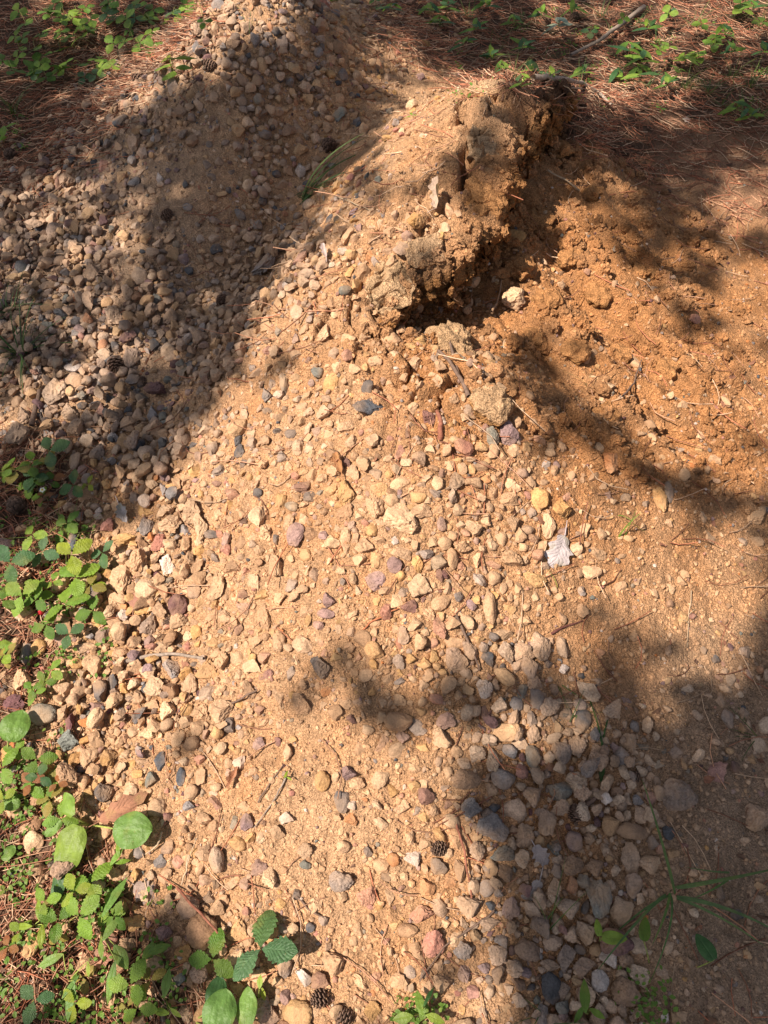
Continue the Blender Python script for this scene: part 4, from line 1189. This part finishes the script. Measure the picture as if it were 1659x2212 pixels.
def plantain(base, leaves, label, name='plantain', mark=None, cat='plantain', mtl=None):
    B = on_land(*base)
    root = plant_root(name, B)
    for (lx, ly, s, wr, ang, h, colr, kind) in leaves:
        P, t = hit(lx, ly)
        d = np.array(ray(lx, ly), float); Cn = P - d * (h / -d[2]) - B
        sz = s * t / FPX
        f = img_dir(ang)
        A = Cn - f * sz * .5
        if kind == 'p': me, mm = PLANTAIN[0 if wr < .85 else 1], BROAD; wf = wr / (.72 if wr < .85 else .95)
        elif kind == 'h': me, mm = HEARTL[0], LANCE; wf = wr / .62
        else: me, mm = LANCEOL[0], LANCE; wf = wr / .27
        add_stem(root, np.zeros(3), A, .0022 if kind == 'p' else .0012, (.28, .32, .08), .12)
        add_blade(root, me, mm, A, f + np.array([0, 0, .12]), facing(random.gauss(0, .15), random.gauss(0, .12)), sz, vary(colr, .1), wf)
    tag(root, label, cat, None)
    if mark: LANDMARKS.append((mark, *base))
    return root

PG = (.135, .24, .05); PD = (.055, .13, .045); PY = (.17, .27, .05)
plantain((195, 1784), [(140, 1836, 98, .76, 250, .05, PY, 'p'), (288, 1795, 84, .95, 355, .05, PG, 'p'), (122, 1910, 62, .62, 250, .03, PD, 'p'),
                       (143, 1738, 58, .6, 130, .05, PY, 'p'), (112, 1790, 44, .6, 225, .04, PG, 'p')], 'plantain with wrinkled and round leaves beside sunny sand', mark='the wrinkled plantain')
plantain((420, 2205), [(475, 2180, 80, .95, 80, .06, PG, 'p'), (532, 2176, 76, .62, 95, .05, PG, 'p'), (470, 2142, 60, .8, 80, .04, PD, 'p')], 'plantain with broad glossy leaves at the bottom edge', mark='the bottom plantain')
plantain((22, 1640), [(35, 1566, 68, .95, 80, .05, PG, 'p')], 'single round plantain leaf above the dark grey stone')
plantain((60, 1740), [(24, 1736, 40, .8, 170, .03, PG, 'p'), (60, 1695, 34, .8, 80, .03, PG, 'p')], 'small plantain left of the textured brown stone')
plantain((22, 1860), [(20, 1842, 34, .9, 60, .02, PG, 'p')], 'tiny round plantain leaf on needles at the left edge')
plantain((220, 2010), [(247, 1932, 86, .22, 70, .05, PG, 'l'), (262, 2068, 56, .5, 310, .04, PG, 'l'), (235, 2125, 84, .22, 262, .05, PG, 'l'), (240, 2005, 52, .4, 60, .04, PG, 'l'), (215, 2050, 44, .3, 120, .04, PY, 'l')],
         'sorrel plant with arrow-shaped leaves among needles', 'sorrel_plant', cat='weed', mark='the sorrel plant')
plantain((150, 2120), [(148, 2165, 74, .26, 265, .05, PG, 'l'), (155, 2130, 50, .2, 60, .05, PG, 'l'), (108, 2075, 56, .34, 205, .03, PY, 'l'), (190, 2095, 30, .3, 280, .04, G4, 'l')], 'narrow-leaved weed near the bottom left corner', 'weed', cat='weed')
plantain((75, 2000), [(42, 2001, 56, .24, 180, .03, G4, 'l'), (85, 1965, 44, .3, 110, .04, G4, 'l'), (92, 2025, 46, .34, 280, .03, G4, 'l')], 'yellowing three-leaved weed beside the tan wedge stone', 'weed', cat='weed')
plantain((245, 1870), [(252, 1850, 40, .34, 60, .04, G2, 'l'), (265, 1862, 34, .3, 10, .04, G2, 'l'), (255, 1835, 30, .3, 110, .04, G2, 'l')], 'bright narrow-leaved sprig under the round plantain leaf', 'weed', cat='weed')
plantain((360, 2070), [(315, 2060, 40, .5, 230, .04, PG, 'h'), (345, 2048, 44, .42, 20, .04, PG, 'h')], 'two-leaved seedling above the pale jagged stone', 'seedling', cat='weed')
plantain((360, 2160), [(362, 2122, 52, .44, 85, .05, PG, 'l'), (345, 2185, 46, .32, 170, .04, G2, 'l'), (378, 2190, 30, .34, 320, .04, G2, 'l')], 'upright blunt-leaved weed below the pale jagged stone', 'weed', cat='weed')
plantain((1294, 2034), [(1290, 2003, 32, .5, 95, .05, G2, 'h'), (1326, 2027, 52, .5, 355, .05, G2, 'h')], 'seedling with two bright leaves among stones in the shade', 'seedling', cat='weed', mark='the bright shaded seedling')
plantain((1400, 2080), [(1392, 2006, 46, .55, 70, .04, G1, 'h')], 'single-leaved seedling right of the bright shaded one', 'seedling', cat='weed')
plantain((1505, 2090), [(1520, 2045, 54, .62, 120, .04, PD, 'h')], 'dull broad-leaved seedling on the dusty apron', 'seedling', cat='weed')
plantain((1270, 2190), [(1262, 2150, 60, .36, 85, .06, G1, 'l'), (1250, 2192, 40, .3, 230, .03, G1, 'l'), (1290, 2190, 36, .4, 330, .03, G2, 'l')], 'weed with a spoon-shaped leaf at the bottom edge', 'weed', cat='weed')
plantain((910, 2190), [(905, 2165, 50, .4, 110, .05, G1, 'l'), (925, 2150, 44, .2, 60, .06, PD, 'l'), (870, 2200, 44, .5, 190, .03, G2, 'l'), (940, 2200, 44, .4, 340, .03, G2, 'l'), (915, 2185, 40, .5, 250, .03, G1, 'l')], 'leafy weed at the bottom where sand meets shade', 'weed', cat='weed', mark='the bottom leafy weed')
plantain((560, 2160), [(562, 2120, 26, .5, 90, .05, G4, 'l'), (568, 2150, 26, .4, 280, .03, G4, 'l')], 'tiny sprig below the large strawberry leaf', 'sprig', cat='weed')
plantain((372, 158), [(345, 118, 44, .5, 170, .09, (.17, .22, .025), 'h'), (378, 118, 42, .65, 70, .10, (.20, .23, .02), 'h'), (402, 122, 42, .42, 20, .09, (.2, .26, .03), 'h'), (350, 142, 38, .36, 185, .05, G2, 'h'), (398, 150, 34, .5, 350, .04, G2, 'h'), (364, 162, 34, .5, 210, .03, G2, 'h')],
         'yellow-green broad-leaved sapling growing on the shaded heap', 'sapling', cat='sapling', mark='the yellow-green sapling')
plantain((340, 88), [(322, 71, 30, .22, 175, .06, G4, 'l'), (334, 62, 34, .22, 110, .08, G4, 'l')], 'thin bright sprig at the left side of the heap top', 'sprig', cat='weed')
plantain((358, 50), [(352, 47, 18, .5, 190, .03, G4, 'h'), (361, 40, 20, .45, 80, .05, G4, 'h')], 'bright two-leaved sprout beyond the heap top', 'sprig', cat='weed')
plantain((10, 310), [(8, 285, 38, .4, 100, .06, G2, 'l'), (25, 280, 40, .4, 10, .05, G2, 'l'), (0, 300, 30, .4, 200, .05, G2, 'l')], 'bright leaf tuft at the left edge below the strawberries', 'weed', cat='weed')
plantain((890, 252), [(888, 245, 20, .3, 100, .03, G2, 'l'), (896, 248, 18, .3, 40, .03, G2, 'l'), (880, 250, 18, .3, 160, .03, G2, 'l')], 'tiny green sprout left of the cracked crust slabs', 'sprig', cat='weed')
plantain((615, 1680), [(618, 1672, 18, .3, 70, .02, G4, 'l'), (625, 1682, 14, .3, 330, .02, G4, 'l')], 'tiny yellow-green sprout on sunny sand', 'sprig', cat='weed')

# plants behind the heap (upper left)
rows = [('far', 28, 10), ('middle', 88, 8), ('near', 146, 7)]
for nm, y0, cnt in rows:
    xmax = {'far': 425, 'middle': 335, 'near': 250}[nm]
    for i in range(cnt):
        x0 = 8 + (i + random.uniform(.1, .9)) * xmax / cnt
        if nm == 'far' and x0 < 90 and i % 2: x0 += 60
        ls = []
        while hit(x0, y0)[0][2] > .06: x0 -= 15
        for k in range(random.choice((2, 3, 3, 4))):
            colr = random.choice((G1, G5, G2, G1, G2))
            ls.append((x0 + random.uniform(-24, 24), y0 + random.uniform(-26, 22), random.uniform(17, 29), random.uniform(0, 360), random.uniform(.03, .11), colr))
        strawberry(ls, 'strawberry plant, %s from the left in the %s row beyond the heap' % (ordw[i], nm), 'strawberry plants beyond the heap', far=True)

# plants on the needle floor behind the crest (upper right)
FAR = [(1000, 95, 'l'), (1030, 60, 'l'), (1060, 120, 'l'), (1085, 150, 'l'), (1110, 45, 'l'), (1130, 100, 'l'), (1150, 150, 'l'), (1170, 30, 'l'), (1190, 165, 'l'), (1205, 55, 'b'),
       (1240, 20, 'l'), (1260, 155, 'l'), (1330, 40, 's'), (1360, 110, 'd'), (1385, 130, 'd'), (1400, 60, 'l'), (1430, 100, 's'), (1455, 145, 's'), (1480, 130, 'l'), (1530, 60, 's'),
       (1545, 85, 's'), (1565, 70, 'l'), (1555, 110, 's'), (1600, 25, 's'), (1625, 15, 'l'), (1645, 40, 's'), (1440, 180, 'l'), (1340, 170, 'd'), (1380, 165, 'd'), (810, 10, 's'), (845, 15, 'l'), (950, 45, 'l'),
       (965, 15, 'l'), (930, 22, 'l'), (1620, 250, 'l'), (1590, 235, 'l'), (1290, 70, 's'), (1050, 10, 'l'), (1460, 30, 's'), (1580, 110, 'l'), (720, 8, 's'), (1125, 185, 'l'), (1650, 110, 'l'), (1512, 120, 's')]
FAR.sort()
for i, (px, py, k) in enumerate(FAR):
    lab_side = 'weed of the needle floor behind the crest, %s' % ''
    if k == 's':
        strawberry([(px + random.uniform(-18, 18), py + random.uniform(-16, 12), random.uniform(15, 25), random.uniform(0, 360), random.uniform(.04, .10), random.choice((G1, G2, G2, G5))) for _ in range(random.choice((1, 2, 2)))],
                   None, 'plants behind the crest', far=True, name='leafy_weed')
        r_ = bpy.context.scene.objects[-1] if False else None
    else:
        n = 6 if k == 'l' else 5
        ls = []
        for j in range(n):
            a = 360 * j / n + random.uniform(-25, 25)
            s = random.uniform(26, 40) if k != 'd' else random.uniform(36, 52)
            ls.append((px + math.cos(math.radians(a)) * s * .5, py - abs(math.sin(math.radians(a))) * s * .45 + 4, s, random.uniform(.2, .34), a, random.uniform(.01, .06) if k == 'd' else random.uniform(.04, .10), random.choice((G1, G2, PD)) if k != 'b' else (.2, .25, .2), 'l'))
        plantain((px, py + 6), ls, None, name='narrow_leaved_weed')
weeds = [o for o in S.objects if o.type == 'EMPTY' and (o.name.startswith('leafy_weed') or o.name.startswith('narrow_leaved_weed'))]
bands = {}
for o in weeds:
    p_ = project(o.location.x, o.location.y, o.location.z)
    b_ = 'far' if p_[1] < 50 else ('middle' if p_[1] < 115 else 'near')
    kind_ = 'three-leaflet' if o.name.startswith('leafy') else 'narrow-leaved'
    bands.setdefault((kind_, b_), []).append((float(p_[0]), o))
for (kind_, b_), l_ in bands.items():
    for i, (_, o) in enumerate(sorted(l_, key=lambda t: t[0])):
        tag(o, '%s weed, %s from the left in the %s strip behind the crest' % (kind_, ordw[i], b_), 'weed', 'plants behind the crest')

# ------------------------------------------------------------------ grass
GB = [blade('blade', 1, .032, p_grass, 0, 0, 14, 1, .3, c, .0, 0, 3, b) for c, b in ((.5, .12), (1.1, -.3), (1.7, .4), (.9, .25), (1.3, -.15))]
def tuft(px, py, n, length, label, colr, spread=1.0, ang=None, up=1.0, cat='grass', name='grass_tuft', wid=1.0):
    P, t = hit(px, py)
    root = plant_root(name, P)
    for i in range(n):
        a = random.uniform(0, 360) if ang is None else ang + random.gauss(0, 25)
        f = img_dir(a) * random.uniform(.35, 1.0) * spread + np.array([0, 0, up * random.uniform(.6, 1.2)])
        nrm = np.array([0, 0, 1.0]) * np.hypot(f[0], f[1]) - img_dir(a) * f[2] + np.array([random.gauss(0, .2), random.gauss(0, .2), .05])
        s = length * random.uniform(.55, 1.1) * t / FPX
        add_blade(root, random.choice(GB), LANCE, np.array([random.gauss(0, .006), random.gauss(0, .006), -.003]), f, nrm, s, vary(colr, .2), wid * random.uniform(.8, 1.2))
    tag(root, label, cat)
    return root
GD = (.05, .10, .03); GL = (.16, .25, .05)
tuft(50, 770, 22, 130, 'dark grass tuft spilling over stones at the left edge', GD, 1.0)
tuft(25, 680, 14, 110, 'shaded grass tuft above the dark one at the left edge', GD, .9)
tuft(30, 250, 22, 120, 'fine grass tuft at the left edge below the strawberries', (.10, .14, .06), .6, wid=.6)
tuft(150, 1170, 26, 90, 'pale sunlit grass tuft among strawberry leaves', GL, .9, wid=.7)
tuft(120, 1215, 14, 60, 'thin bright grass beside the yellow-green strawberry', GL, .9, wid=.6)
tuft(650, 440, 7, 190, 'long green grass blades arching over the gully to the ridge', (.07, .13, .04), 1.0, ang=22, up=.95)
tuft(640, 425, 5, 120, 'short grass blades at the root of the arching ones', (.09, .12, .05), 1.0, ang=5, up=.7)
tuft(1345, 1165, 2, 90, 'bright green grass blade upright on the sunny sand', (.15, .25, .04), .35, ang=85, up=1.0, wid=1.5)
tuft(1340, 1120, 2, 60, 'short bright blade leaning off the upright one', (.15, .25, .04), .8, ang=310, up=.6, wid=1.3)
tuft(1302, 1700, 3, 190, 'tall grass blade rising from shaded stones', (.06, .13, .035), .9, ang=95, up=.35, wid=1.3)
tuft(1205, 1480, 5, 80, 'grass tuft at the edge of the shaded stone cluster', (.08, .14, .04), .8, ang=280, up=.5)
tuft(1225, 1560, 4, 90, 'grass blades among the shaded stone cluster', (.06, .11, .03), .8, ang=80, up=.4)
tuft(1450, 1930, 8, 230, 'wide-bladed grass clump in the shade on the dusty apron', (.11, .19, .07), 1.0, up=.55, wid=1.3)
tuft(1585, 1890, 4, 170, 'drooping grass blades at the edge of the dusty apron', (.11, .19, .07), 1.0, ang=200, up=.5, wid=1.2)
tuft(1185, 2000, 4, 120, 'grass blade standing beside the crumpled grey leaf', (.08, .15, .04), .3, ang=85, up=1.0)
tuft(1170, 2200, 6, 90, 'grass tuft at the bottom edge in the shade', (.07, .14, .04), .6)
tuft(1640, 1600, 5, 90, 'grass blades at the right edge on the apron', (.07, .13, .04), 1.0, ang=150, up=.5)
tuft(1270, 835, 6, 70, 'small arching grass tuft in the middle of the hollow', (.10, .13, .04), .7, wid=.7)
tuft(540, 75, 3, 60, 'grass blade standing among stones of the heap top', (.08, .13, .04), .3, ang=95)
tuft(1195, 1265, 2, 40, 'short green blade under the pale dead leaf', (.16, .26, .03), .4, ang=80, wid=1.6)
tuft(195, 1000 + 90, 4, 80, 'thin grass over shaded stones by the strawberry plants', (.12, .15, .05), 1.0, ang=10, up=.3, wid=.6)
for i, (px, py, n, L) in enumerate([(1110, 170, 14, 60), (1480, 195, 18, 70), (1530, 205, 18, 70), (1580, 170, 16, 70), (1620, 190, 18, 80), (1650, 160, 16, 80), (1300, 40, 14, 60), (1420, 110, 14, 60), (1500, 60, 16, 70), (1370, 60, 12, 60), (1580, 40, 14, 70), (1640, 60, 14, 70), (1600, 250, 22, 60), (1640, 255, 22, 60), (1350, 150, 10, 50), (1400, 190, 12, 50),
                                    (1250, 185, 8, 60), (1180, 130, 10, 60), (1080, 90, 10, 60), (1010, 40, 12, 60), (950, 60, 8, 60), (1560, 230, 20, 60), (1060, 130, 14, 60), (1130, 60, 12, 60), (1220, 100, 12, 50)]):
    tuft(px, py, n, L, 'grass tuft, %s from the left along the needle floor behind the crest' % 'x', (.12, .17, .05) if px > 1450 else (.075, .13, .04), .9, wid=.8)
tl = sorted([o for o in S.objects if o.get('label', '').endswith('behind the crest') and o.get('category') == 'grass'], key=lambda o: project(o.location.x, o.location.y, o.location.z)[0])
for i, o in enumerate(tl):
    o['label'] = 'grass tuft, %s from the left on the needle floor behind the crest' % ordw[i]; o['group'] = 'grass tufts behind the crest'

# tiny-leaved creepers carpeting the needles at the left
gv, gf, guv, base = [], [], [], 0
lv_ = np.array([[0, 0, 0], [.34, .45, .05], [.2, .85, .0], [0, 1, -.05], [-.2, .85, .0], [-.34, .45, .05]])
for (xa, xb, ya, yb, cnt) in ((0, 240, 1120, 1450, 26), (0, 380, 1900, 2210, 42), (0, 140, 1560, 1900, 16), (0, 60, 250, 330, 5), (830, 960, 2150, 2210, 6), (1330, 1420, 2090, 2205, 6), (980, 1659, 20, 240, 40)):
    for _ in range(cnt):
        P, t = hit(random.uniform(xa, xb), random.uniform(ya, yb))
        for j in range(random.randrange(8, 22)):
            a = random.uniform(0, 6.28); rr = random.uniform(.0, .035)
            q = Matrix.Rotation(a, 3, 'Z') @ Matrix.Rotation(random.uniform(-.5, .7), 3, 'X') @ Matrix.Rotation(random.uniform(-.5, .5), 3, 'Y')
            b2 = random.uniform(0, 6.28)
            c_ = P + np.array([math.cos(b2) * rr, math.sin(b2) * rr, random.uniform(.004, .022)])
            gv.append((lv_ * random.uniform(.006, .013)) @ np.array(q).T + c_); gf.append(np.array([[0, 1, 2, 3], [0, 3, 4, 5]]) + base); base += 6
            guv.append(np.array([[0, 0], [1, .4], [.8, .8], [0, 1], [-.8, .8], [-1, .4]]))
tag(ob('ground_cover', mk('ground_cover', np.concatenate(gv), np.concatenate(gf), None, True, np.concatenate(guv)), LANCE, color=(.13, .23, .04)), 'tiny-leaved green creepers among pine needles', 'ground cover', None, 'stuff')

# ------------------------------------------------------------------ dead leaves, berry, flower
def dead(px, py, s, ang, k, colr, label, h=.006, tilt=(0, 0), wid=1.0, mark=None, stalk=True):
    P, t = hit(px, py)
    root = plant_root('dead_leaf', P)
    sz = s * t / FPX; f = img_dir(ang)
    A = -f * sz * .5 + np.array([0, 0, h])
    nn = normal(P[0:1], P[1:2])[0]
    o = add_blade(root, DEADL[k], DEAD, A, f, nn + np.array([tilt[0], tilt[1], 0]), sz, colr, wid, 'leaf_blade')
    if stalk: add_stem(root, A, A - f * sz * .45 + np.array([0, 0, .002]), .0012, colr, .1, 'stalk')
    tag(root, label, 'dead leaf')
    if mark: LANDMARKS.append((mark, px, py))
dead(1208, 1212, 84, 255, 0, (.46, .40, .41), 'pale greyish-pink dead leaf lying on the sunny slope', .032, (.05, -.1), mark='the pale dead leaf')
dead(1165, 1860, 52, 300, 0, (.36, .30, .29), 'crumpled pale grey dead leaf among stones in the shade', .026, (.1, -.3), mark='the crumpled grey leaf')
dead(1150, 1955, 84, 250, 2, (.34, .29, .28), 'long torn grey dead leaf below the crumpled one', .026, (.2, -.2), 1.1)
dead(735, 1010, 50, 100, 1, (.36, .17, .08), 'curled brown dead leaf on the sunny middle slope', .012, (-.2, 0), .8, mark='the curled brown leaf')
dead(270, 1118, 52, 300, 1, (.40, .36, .36), 'grey paper-like shred between stones near the plants', .016, (0, 0), .9, mark='the grey paper-like shred')
dead(272, 1752, 100, 30, 2, (.33, .16, .10), 'large curled reddish-brown dead leaf beside the plantain', .02, (-.1, -.2), .9, mark='the reddish-brown leaf')
dead(318, 1932, 62, 330, 0, (.30, .22, .19), 'flat mauve-brown dead leaf above the tan wedge', .012, (0, -.1), 1.0)
dead(705, 555, 36, 95, 1, (.50, .40, .38), 'pale twisted dead leaf on the sunny ridge', .012, (.1, 0), .7, mark='the twisted pale leaf')
dead(965, 462, 62, 40, 1, (.45, .33, .26), 'tan curled dead leaf arching over the crust ledge', .03, (-.3, .2), .8, mark='the arching tan leaf')
dead(400, 805, 46, 80, 0, (.30, .22, .16), 'brown dead leaf in shaded gravel near the maroon stone', .014, (-.1, 0), 1.0)
dead(265, 925, 40, 200, 0, (.26, .19, .16), 'dull dead leaf in shaded gravel below the grey pebble', .014, (-.1, 0), 1.2)
dead(505, 1685, 50, 250, 1, (.40, .20, .12), 'orange-brown narrow leaf on the sunny lower sand', .01, (0, 0), .6)
dead(292, 1295, 52, 100, 0, (.34, .17, .12), 'reddish flake-like dead leaf between yellowish stones', .014, (-.1, 0), .8)
dead(1430, 232, 36, 70, 0, (.14, .26, .05), 'fallen fresh green leaf on the bare needle path', .008, (0, -.1), 1.1)
dead(1480, 262, 26, 90, 0, (.35, .27, .24), 'small mauve dead leaf on the needle path', .008, (0, -.1), 1.0)
dead(1190, 1660, 30, 20, 0, (.30, .15, .09), 'small brown dead leaf between shaded stones', .01)
dead(1240, 1815, 50, 10, 2, (.24, .11, .07), 'dark brown folded leaf below the pale pine cone', .012)
dead(1125, 1165, 60, 330, 2, (.20, .13, .11), 'dark brown bark flake left of the pale dead leaf', .012, (0, 0), .8)
dead(230, 1845 + 230, 50, 20, 1, (.4, .2, .14), 'pinkish withered leaf among the sorrel', .01)

P, t = hit(92, 1326)
root = plant_root('wild_strawberry', P + np.array([0, 0, .008]))
bv = ICO[3][0] * np.array([.0075, .0075, .009]); bv = bv * (1 + .10 * np.sin(bv[:, :1] * 1600) * np.sin(bv[:, 2:] * 1600))
ob('berry', mk('berry', bv, ICO[3][1]), STEM, root, (.45, .02, .03))
add_blade(root, LANCEOL[0], LANCE, (0, 0, .008), (1, 0, .1), (0, 0, 1), .010, G1, 1.3, 'sepal'); add_blade(root, LANCEOL[0], LANCE, (0, 0, .008), (-1, .3, .1), (0, 0, 1), .010, G1, 1.3, 'sepal')
tag(root, 'small red wild strawberry fruit under bright leaves', 'berry')
P, t = hit(107, 1083)
root = plant_root('strawberry_flower', P + np.array([0, 0, .05]))
for k in range(5):
    add_blade(root, PLANTAIN[1], LANCE, (0, 0, 0), (math.cos(k * 1.257), math.sin(k * 1.257), .15), (0, -.2, 1), .0075, (.8, .8, .76), 1.0, 'petal')
ob('flower_centre', mk('flower_centre', ICO[1][0] * .0028, ICO[1][1]), STEM, root, (.7, .5, .05))
add_stem(root, (0, 0, -.05), (0, 0, 0), .0008, G1, .0, 'stalk')
tag(root, 'white wild strawberry flower in the shaded corner by the cones', 'flower')

# ------------------------------------------------------------------ labels for the stones
for (px, py, hx, hy, cn, lab), k in zip(SLABS, range(nslab)):
    LANDMARKS.append(('the flat grey-blue rock' if k == 0 else 'the flat slate slab', px, py))
LANDMARKS += [('the topmost crust slab', 1062, 212), ('the black cavity', 860, 690), ('the heap top', 500, 20)]
lm = LANDMARKS
groups = {}
for (o, i, cn, ang_, px, py, sp) in stone_things:
    if len(named) <= i < len(named) + nslab:
        tag(o, SLABS[i - len(named)][5], 'rock'); o.name = 'rock'
        continue
    ds = [math.hypot(px - a[1], py - a[2]) for a in lm]
    j = int(np.argmin(ds)); dx, dy = px - lm[j][1], py - lm[j][2]
    if abs(dx) > abs(dy): w = 'right of' if dx > 0 else 'left of'
    else: w = 'below' if dy > 0 else 'above'
    groups.setdefault((cn, w, j), []).append((ds[j], o, ang_))
for (cn, w, j), l_ in groups.items():
    for k, (_, o, ang_) in enumerate(sorted(l_, key=lambda t: t[0])):
        rank = '' if len(l_) == 1 else (', closest' if k == 0 else ', %s closest' % ordw[min(k, 19)])
        tag(o, '%s %s stone%s %s %s' % (cn, 'angular' if ang_ else 'rounded', rank, w, lm[j][0]), 'stone', 'larger stones of heap and mound')

# ------------------------------------------------------------------ the trees whose shade falls here (they stand outside the picture)
BARK = plain_material('bark', .9, False, (.11, .08, .06), 30)
CROWN = leaf_material('crown_leaf', 'mid', .15)
def leaf_sites():
    n = 52000
    y = rng.uniform(-.5, 5.0, n); x = rng.uniform(-1, 1, n) * (1.0 + .46 * np.maximum(y, 0))
    z = H(x, y); px, py, d = project(x, y, z)
    L = look(LIGHT, px + 34 * fbm(x * 5, y * 5, o=2), py + 34 * fbm(x * 5 + 9, y * 5, o=2))
    out = (px < -20) | (px > 1680) | (py < -20) | (py > 2240)
    Lo = np.clip(.45 + .9 * fbm(x * 1.6 + 3, y * 1.6, o=2), .1, .9)
    L = np.where(out, Lo, L)
    L = L + .16 * perlin(x * 9, y * 9) + .10 * perlin(x * 21, y * 21)
    T = np.clip(sstep(.09, .76, L), .02, 1)
    tau = -np.log(T)
    p = tau / 3.9
    keep = rng.random(n) < p
    area = 5.5 * 2 * (1.0 + .46 * 2.2)
    return x[keep], y[keep], z[keep], n / area
lx, ly, lz, per_m2 = leaf_sites()
A_leaf = 3.9 / per_m2 / .62          # leaf area so that the leaves thin the light as much as they should
ll = math.sqrt(A_leaf / (.62 * .66))
tt = rng.uniform(4.6, 7.2, len(lx)) / SUN[2]
CPOS = np.stack([lx, ly, lz], -1) + SUN * tt[:, None] * 1.0
trunks = [np.array([-5.6, 4.4]), np.array([-3.2, -4.6])]
assign = (CPOS[:, 1] < .2).astype(int)
for ti in (0, 1):
    root = plant_root('shade_tree', np.array([trunks[ti][0], trunks[ti][1], -.1]))
    O = np.array([trunks[ti][0], trunks[ti][1], -.1])
    hgt = 9.5
    tp = np.array([[0, 0, 0], [.05, .03, 2], [.0, .1, 4.5], [.1, .05, 7], [.05, .1, hgt]])
    v, f = tube(tp, [.20, .16, .13, .09, .04], 12)
    ob('trunk', mk('trunk', v, f), BARK, root)
    C_ = CPOS[assign == ti]; m = len(C_)
    nrm = SUN[None] + rng.normal(0, .55, (m, 3)); nrm /= np.linalg.norm(nrm, axis=1)[:, None]
    fw = rng.normal(size=(m, 3)); fw -= (fw * nrm).sum(1)[:, None] * nrm; fw /= np.linalg.norm(fw, axis=1)[:, None]
    sd_ = np.cross(fw, nrm)
    sc_ = ll * rng.uniform(.75, 1.25, m)[:, None]
    W_ = .33
    pts = [C_ - fw * sc_ * .5, C_ - fw * sc_ * .1 + sd_ * sc_ * W_ - nrm * sc_ * .06, C_ + fw * sc_ * .3 + sd_ * sc_ * W_ * .75 - nrm * sc_ * .08, C_ + fw * sc_ * .5,
           C_ + fw * sc_ * .3 - sd_ * sc_ * W_ * .75 - nrm * sc_ * .08, C_ - fw * sc_ * .1 - sd_ * sc_ * W_ - nrm * sc_ * .06]
    V = np.stack(pts, 1).reshape(-1, 3) - O
    b = (np.arange(m) * 6)[:, None]
    F = np.concatenate([b + np.array([[0, 1, 2, 3]]), b + np.array([[0, 3, 4, 5]])], 0)
    uv = np.tile(np.array([[0, 0], [1, .4], [.8, .8], [0, 1], [-.8, .8], [-1, .4]]), (m, 1))
    ob('crown', mk('crown', V, F, None, True, uv), CROWN, root, (.06, .12, .025))
    # limbs out to the clusters of leaves
    key = np.floor(C_ / 1.1).astype(int); cl = {}
    for kk, pnt in zip(map(tuple, key), C_): cl.setdefault(kk, []).append(pnt)
    LV, LF, bs = [], [], 0
    for kk, pn in cl.items():
        if len(pn) < 60: continue
        E_ = np.mean(pn, 0) - O
        s0 = np.array([.03, .06, min(8.5, max(2.5, E_[2] - 1.2))])
        v, f = tube(bez(s0, (s0 + E_) / 2 + np.array([0, 0, .35]), E_, 8), np.linspace(.028, .006, 8), 5)
        sp_ = np.mean(v.reshape(8, 5, 3), 1) + O; sp_ = sp_ - SUN * (sp_[:, 2:] / SUN[2])
        ppx, ppy, _ = project(sp_[:, 0], sp_[:, 1], sp_[:, 2])
        inn = (ppx > -60) & (ppx < 1720) & (ppy > -60) & (ppy < 2270) & (sp_[:, 1] > -.5)
        if inn.any() and look(LIGHT, ppx[inn], ppy[inn]).max() > .35: continue
        LV.append(v); LF.append(f + bs); bs += len(v)
    if LV: ob('limbs', mk('limbs', np.concatenate(LV), np.concatenate(LF)), BARK, root)['kind'] = 'stuff'
    tag(root, ['tall leafy tree standing beyond the left edge, shading the heap', 'tall leafy tree standing behind the viewer, shading the foot of the mound'][ti], 'tree', 'trees around the clearing')
print('crown leaves', len(lx), 'leaf length', ll)
print('total tris', sum(len(m.loops) - 2 * len(m.polygons) for m in bpy.data.meshes))
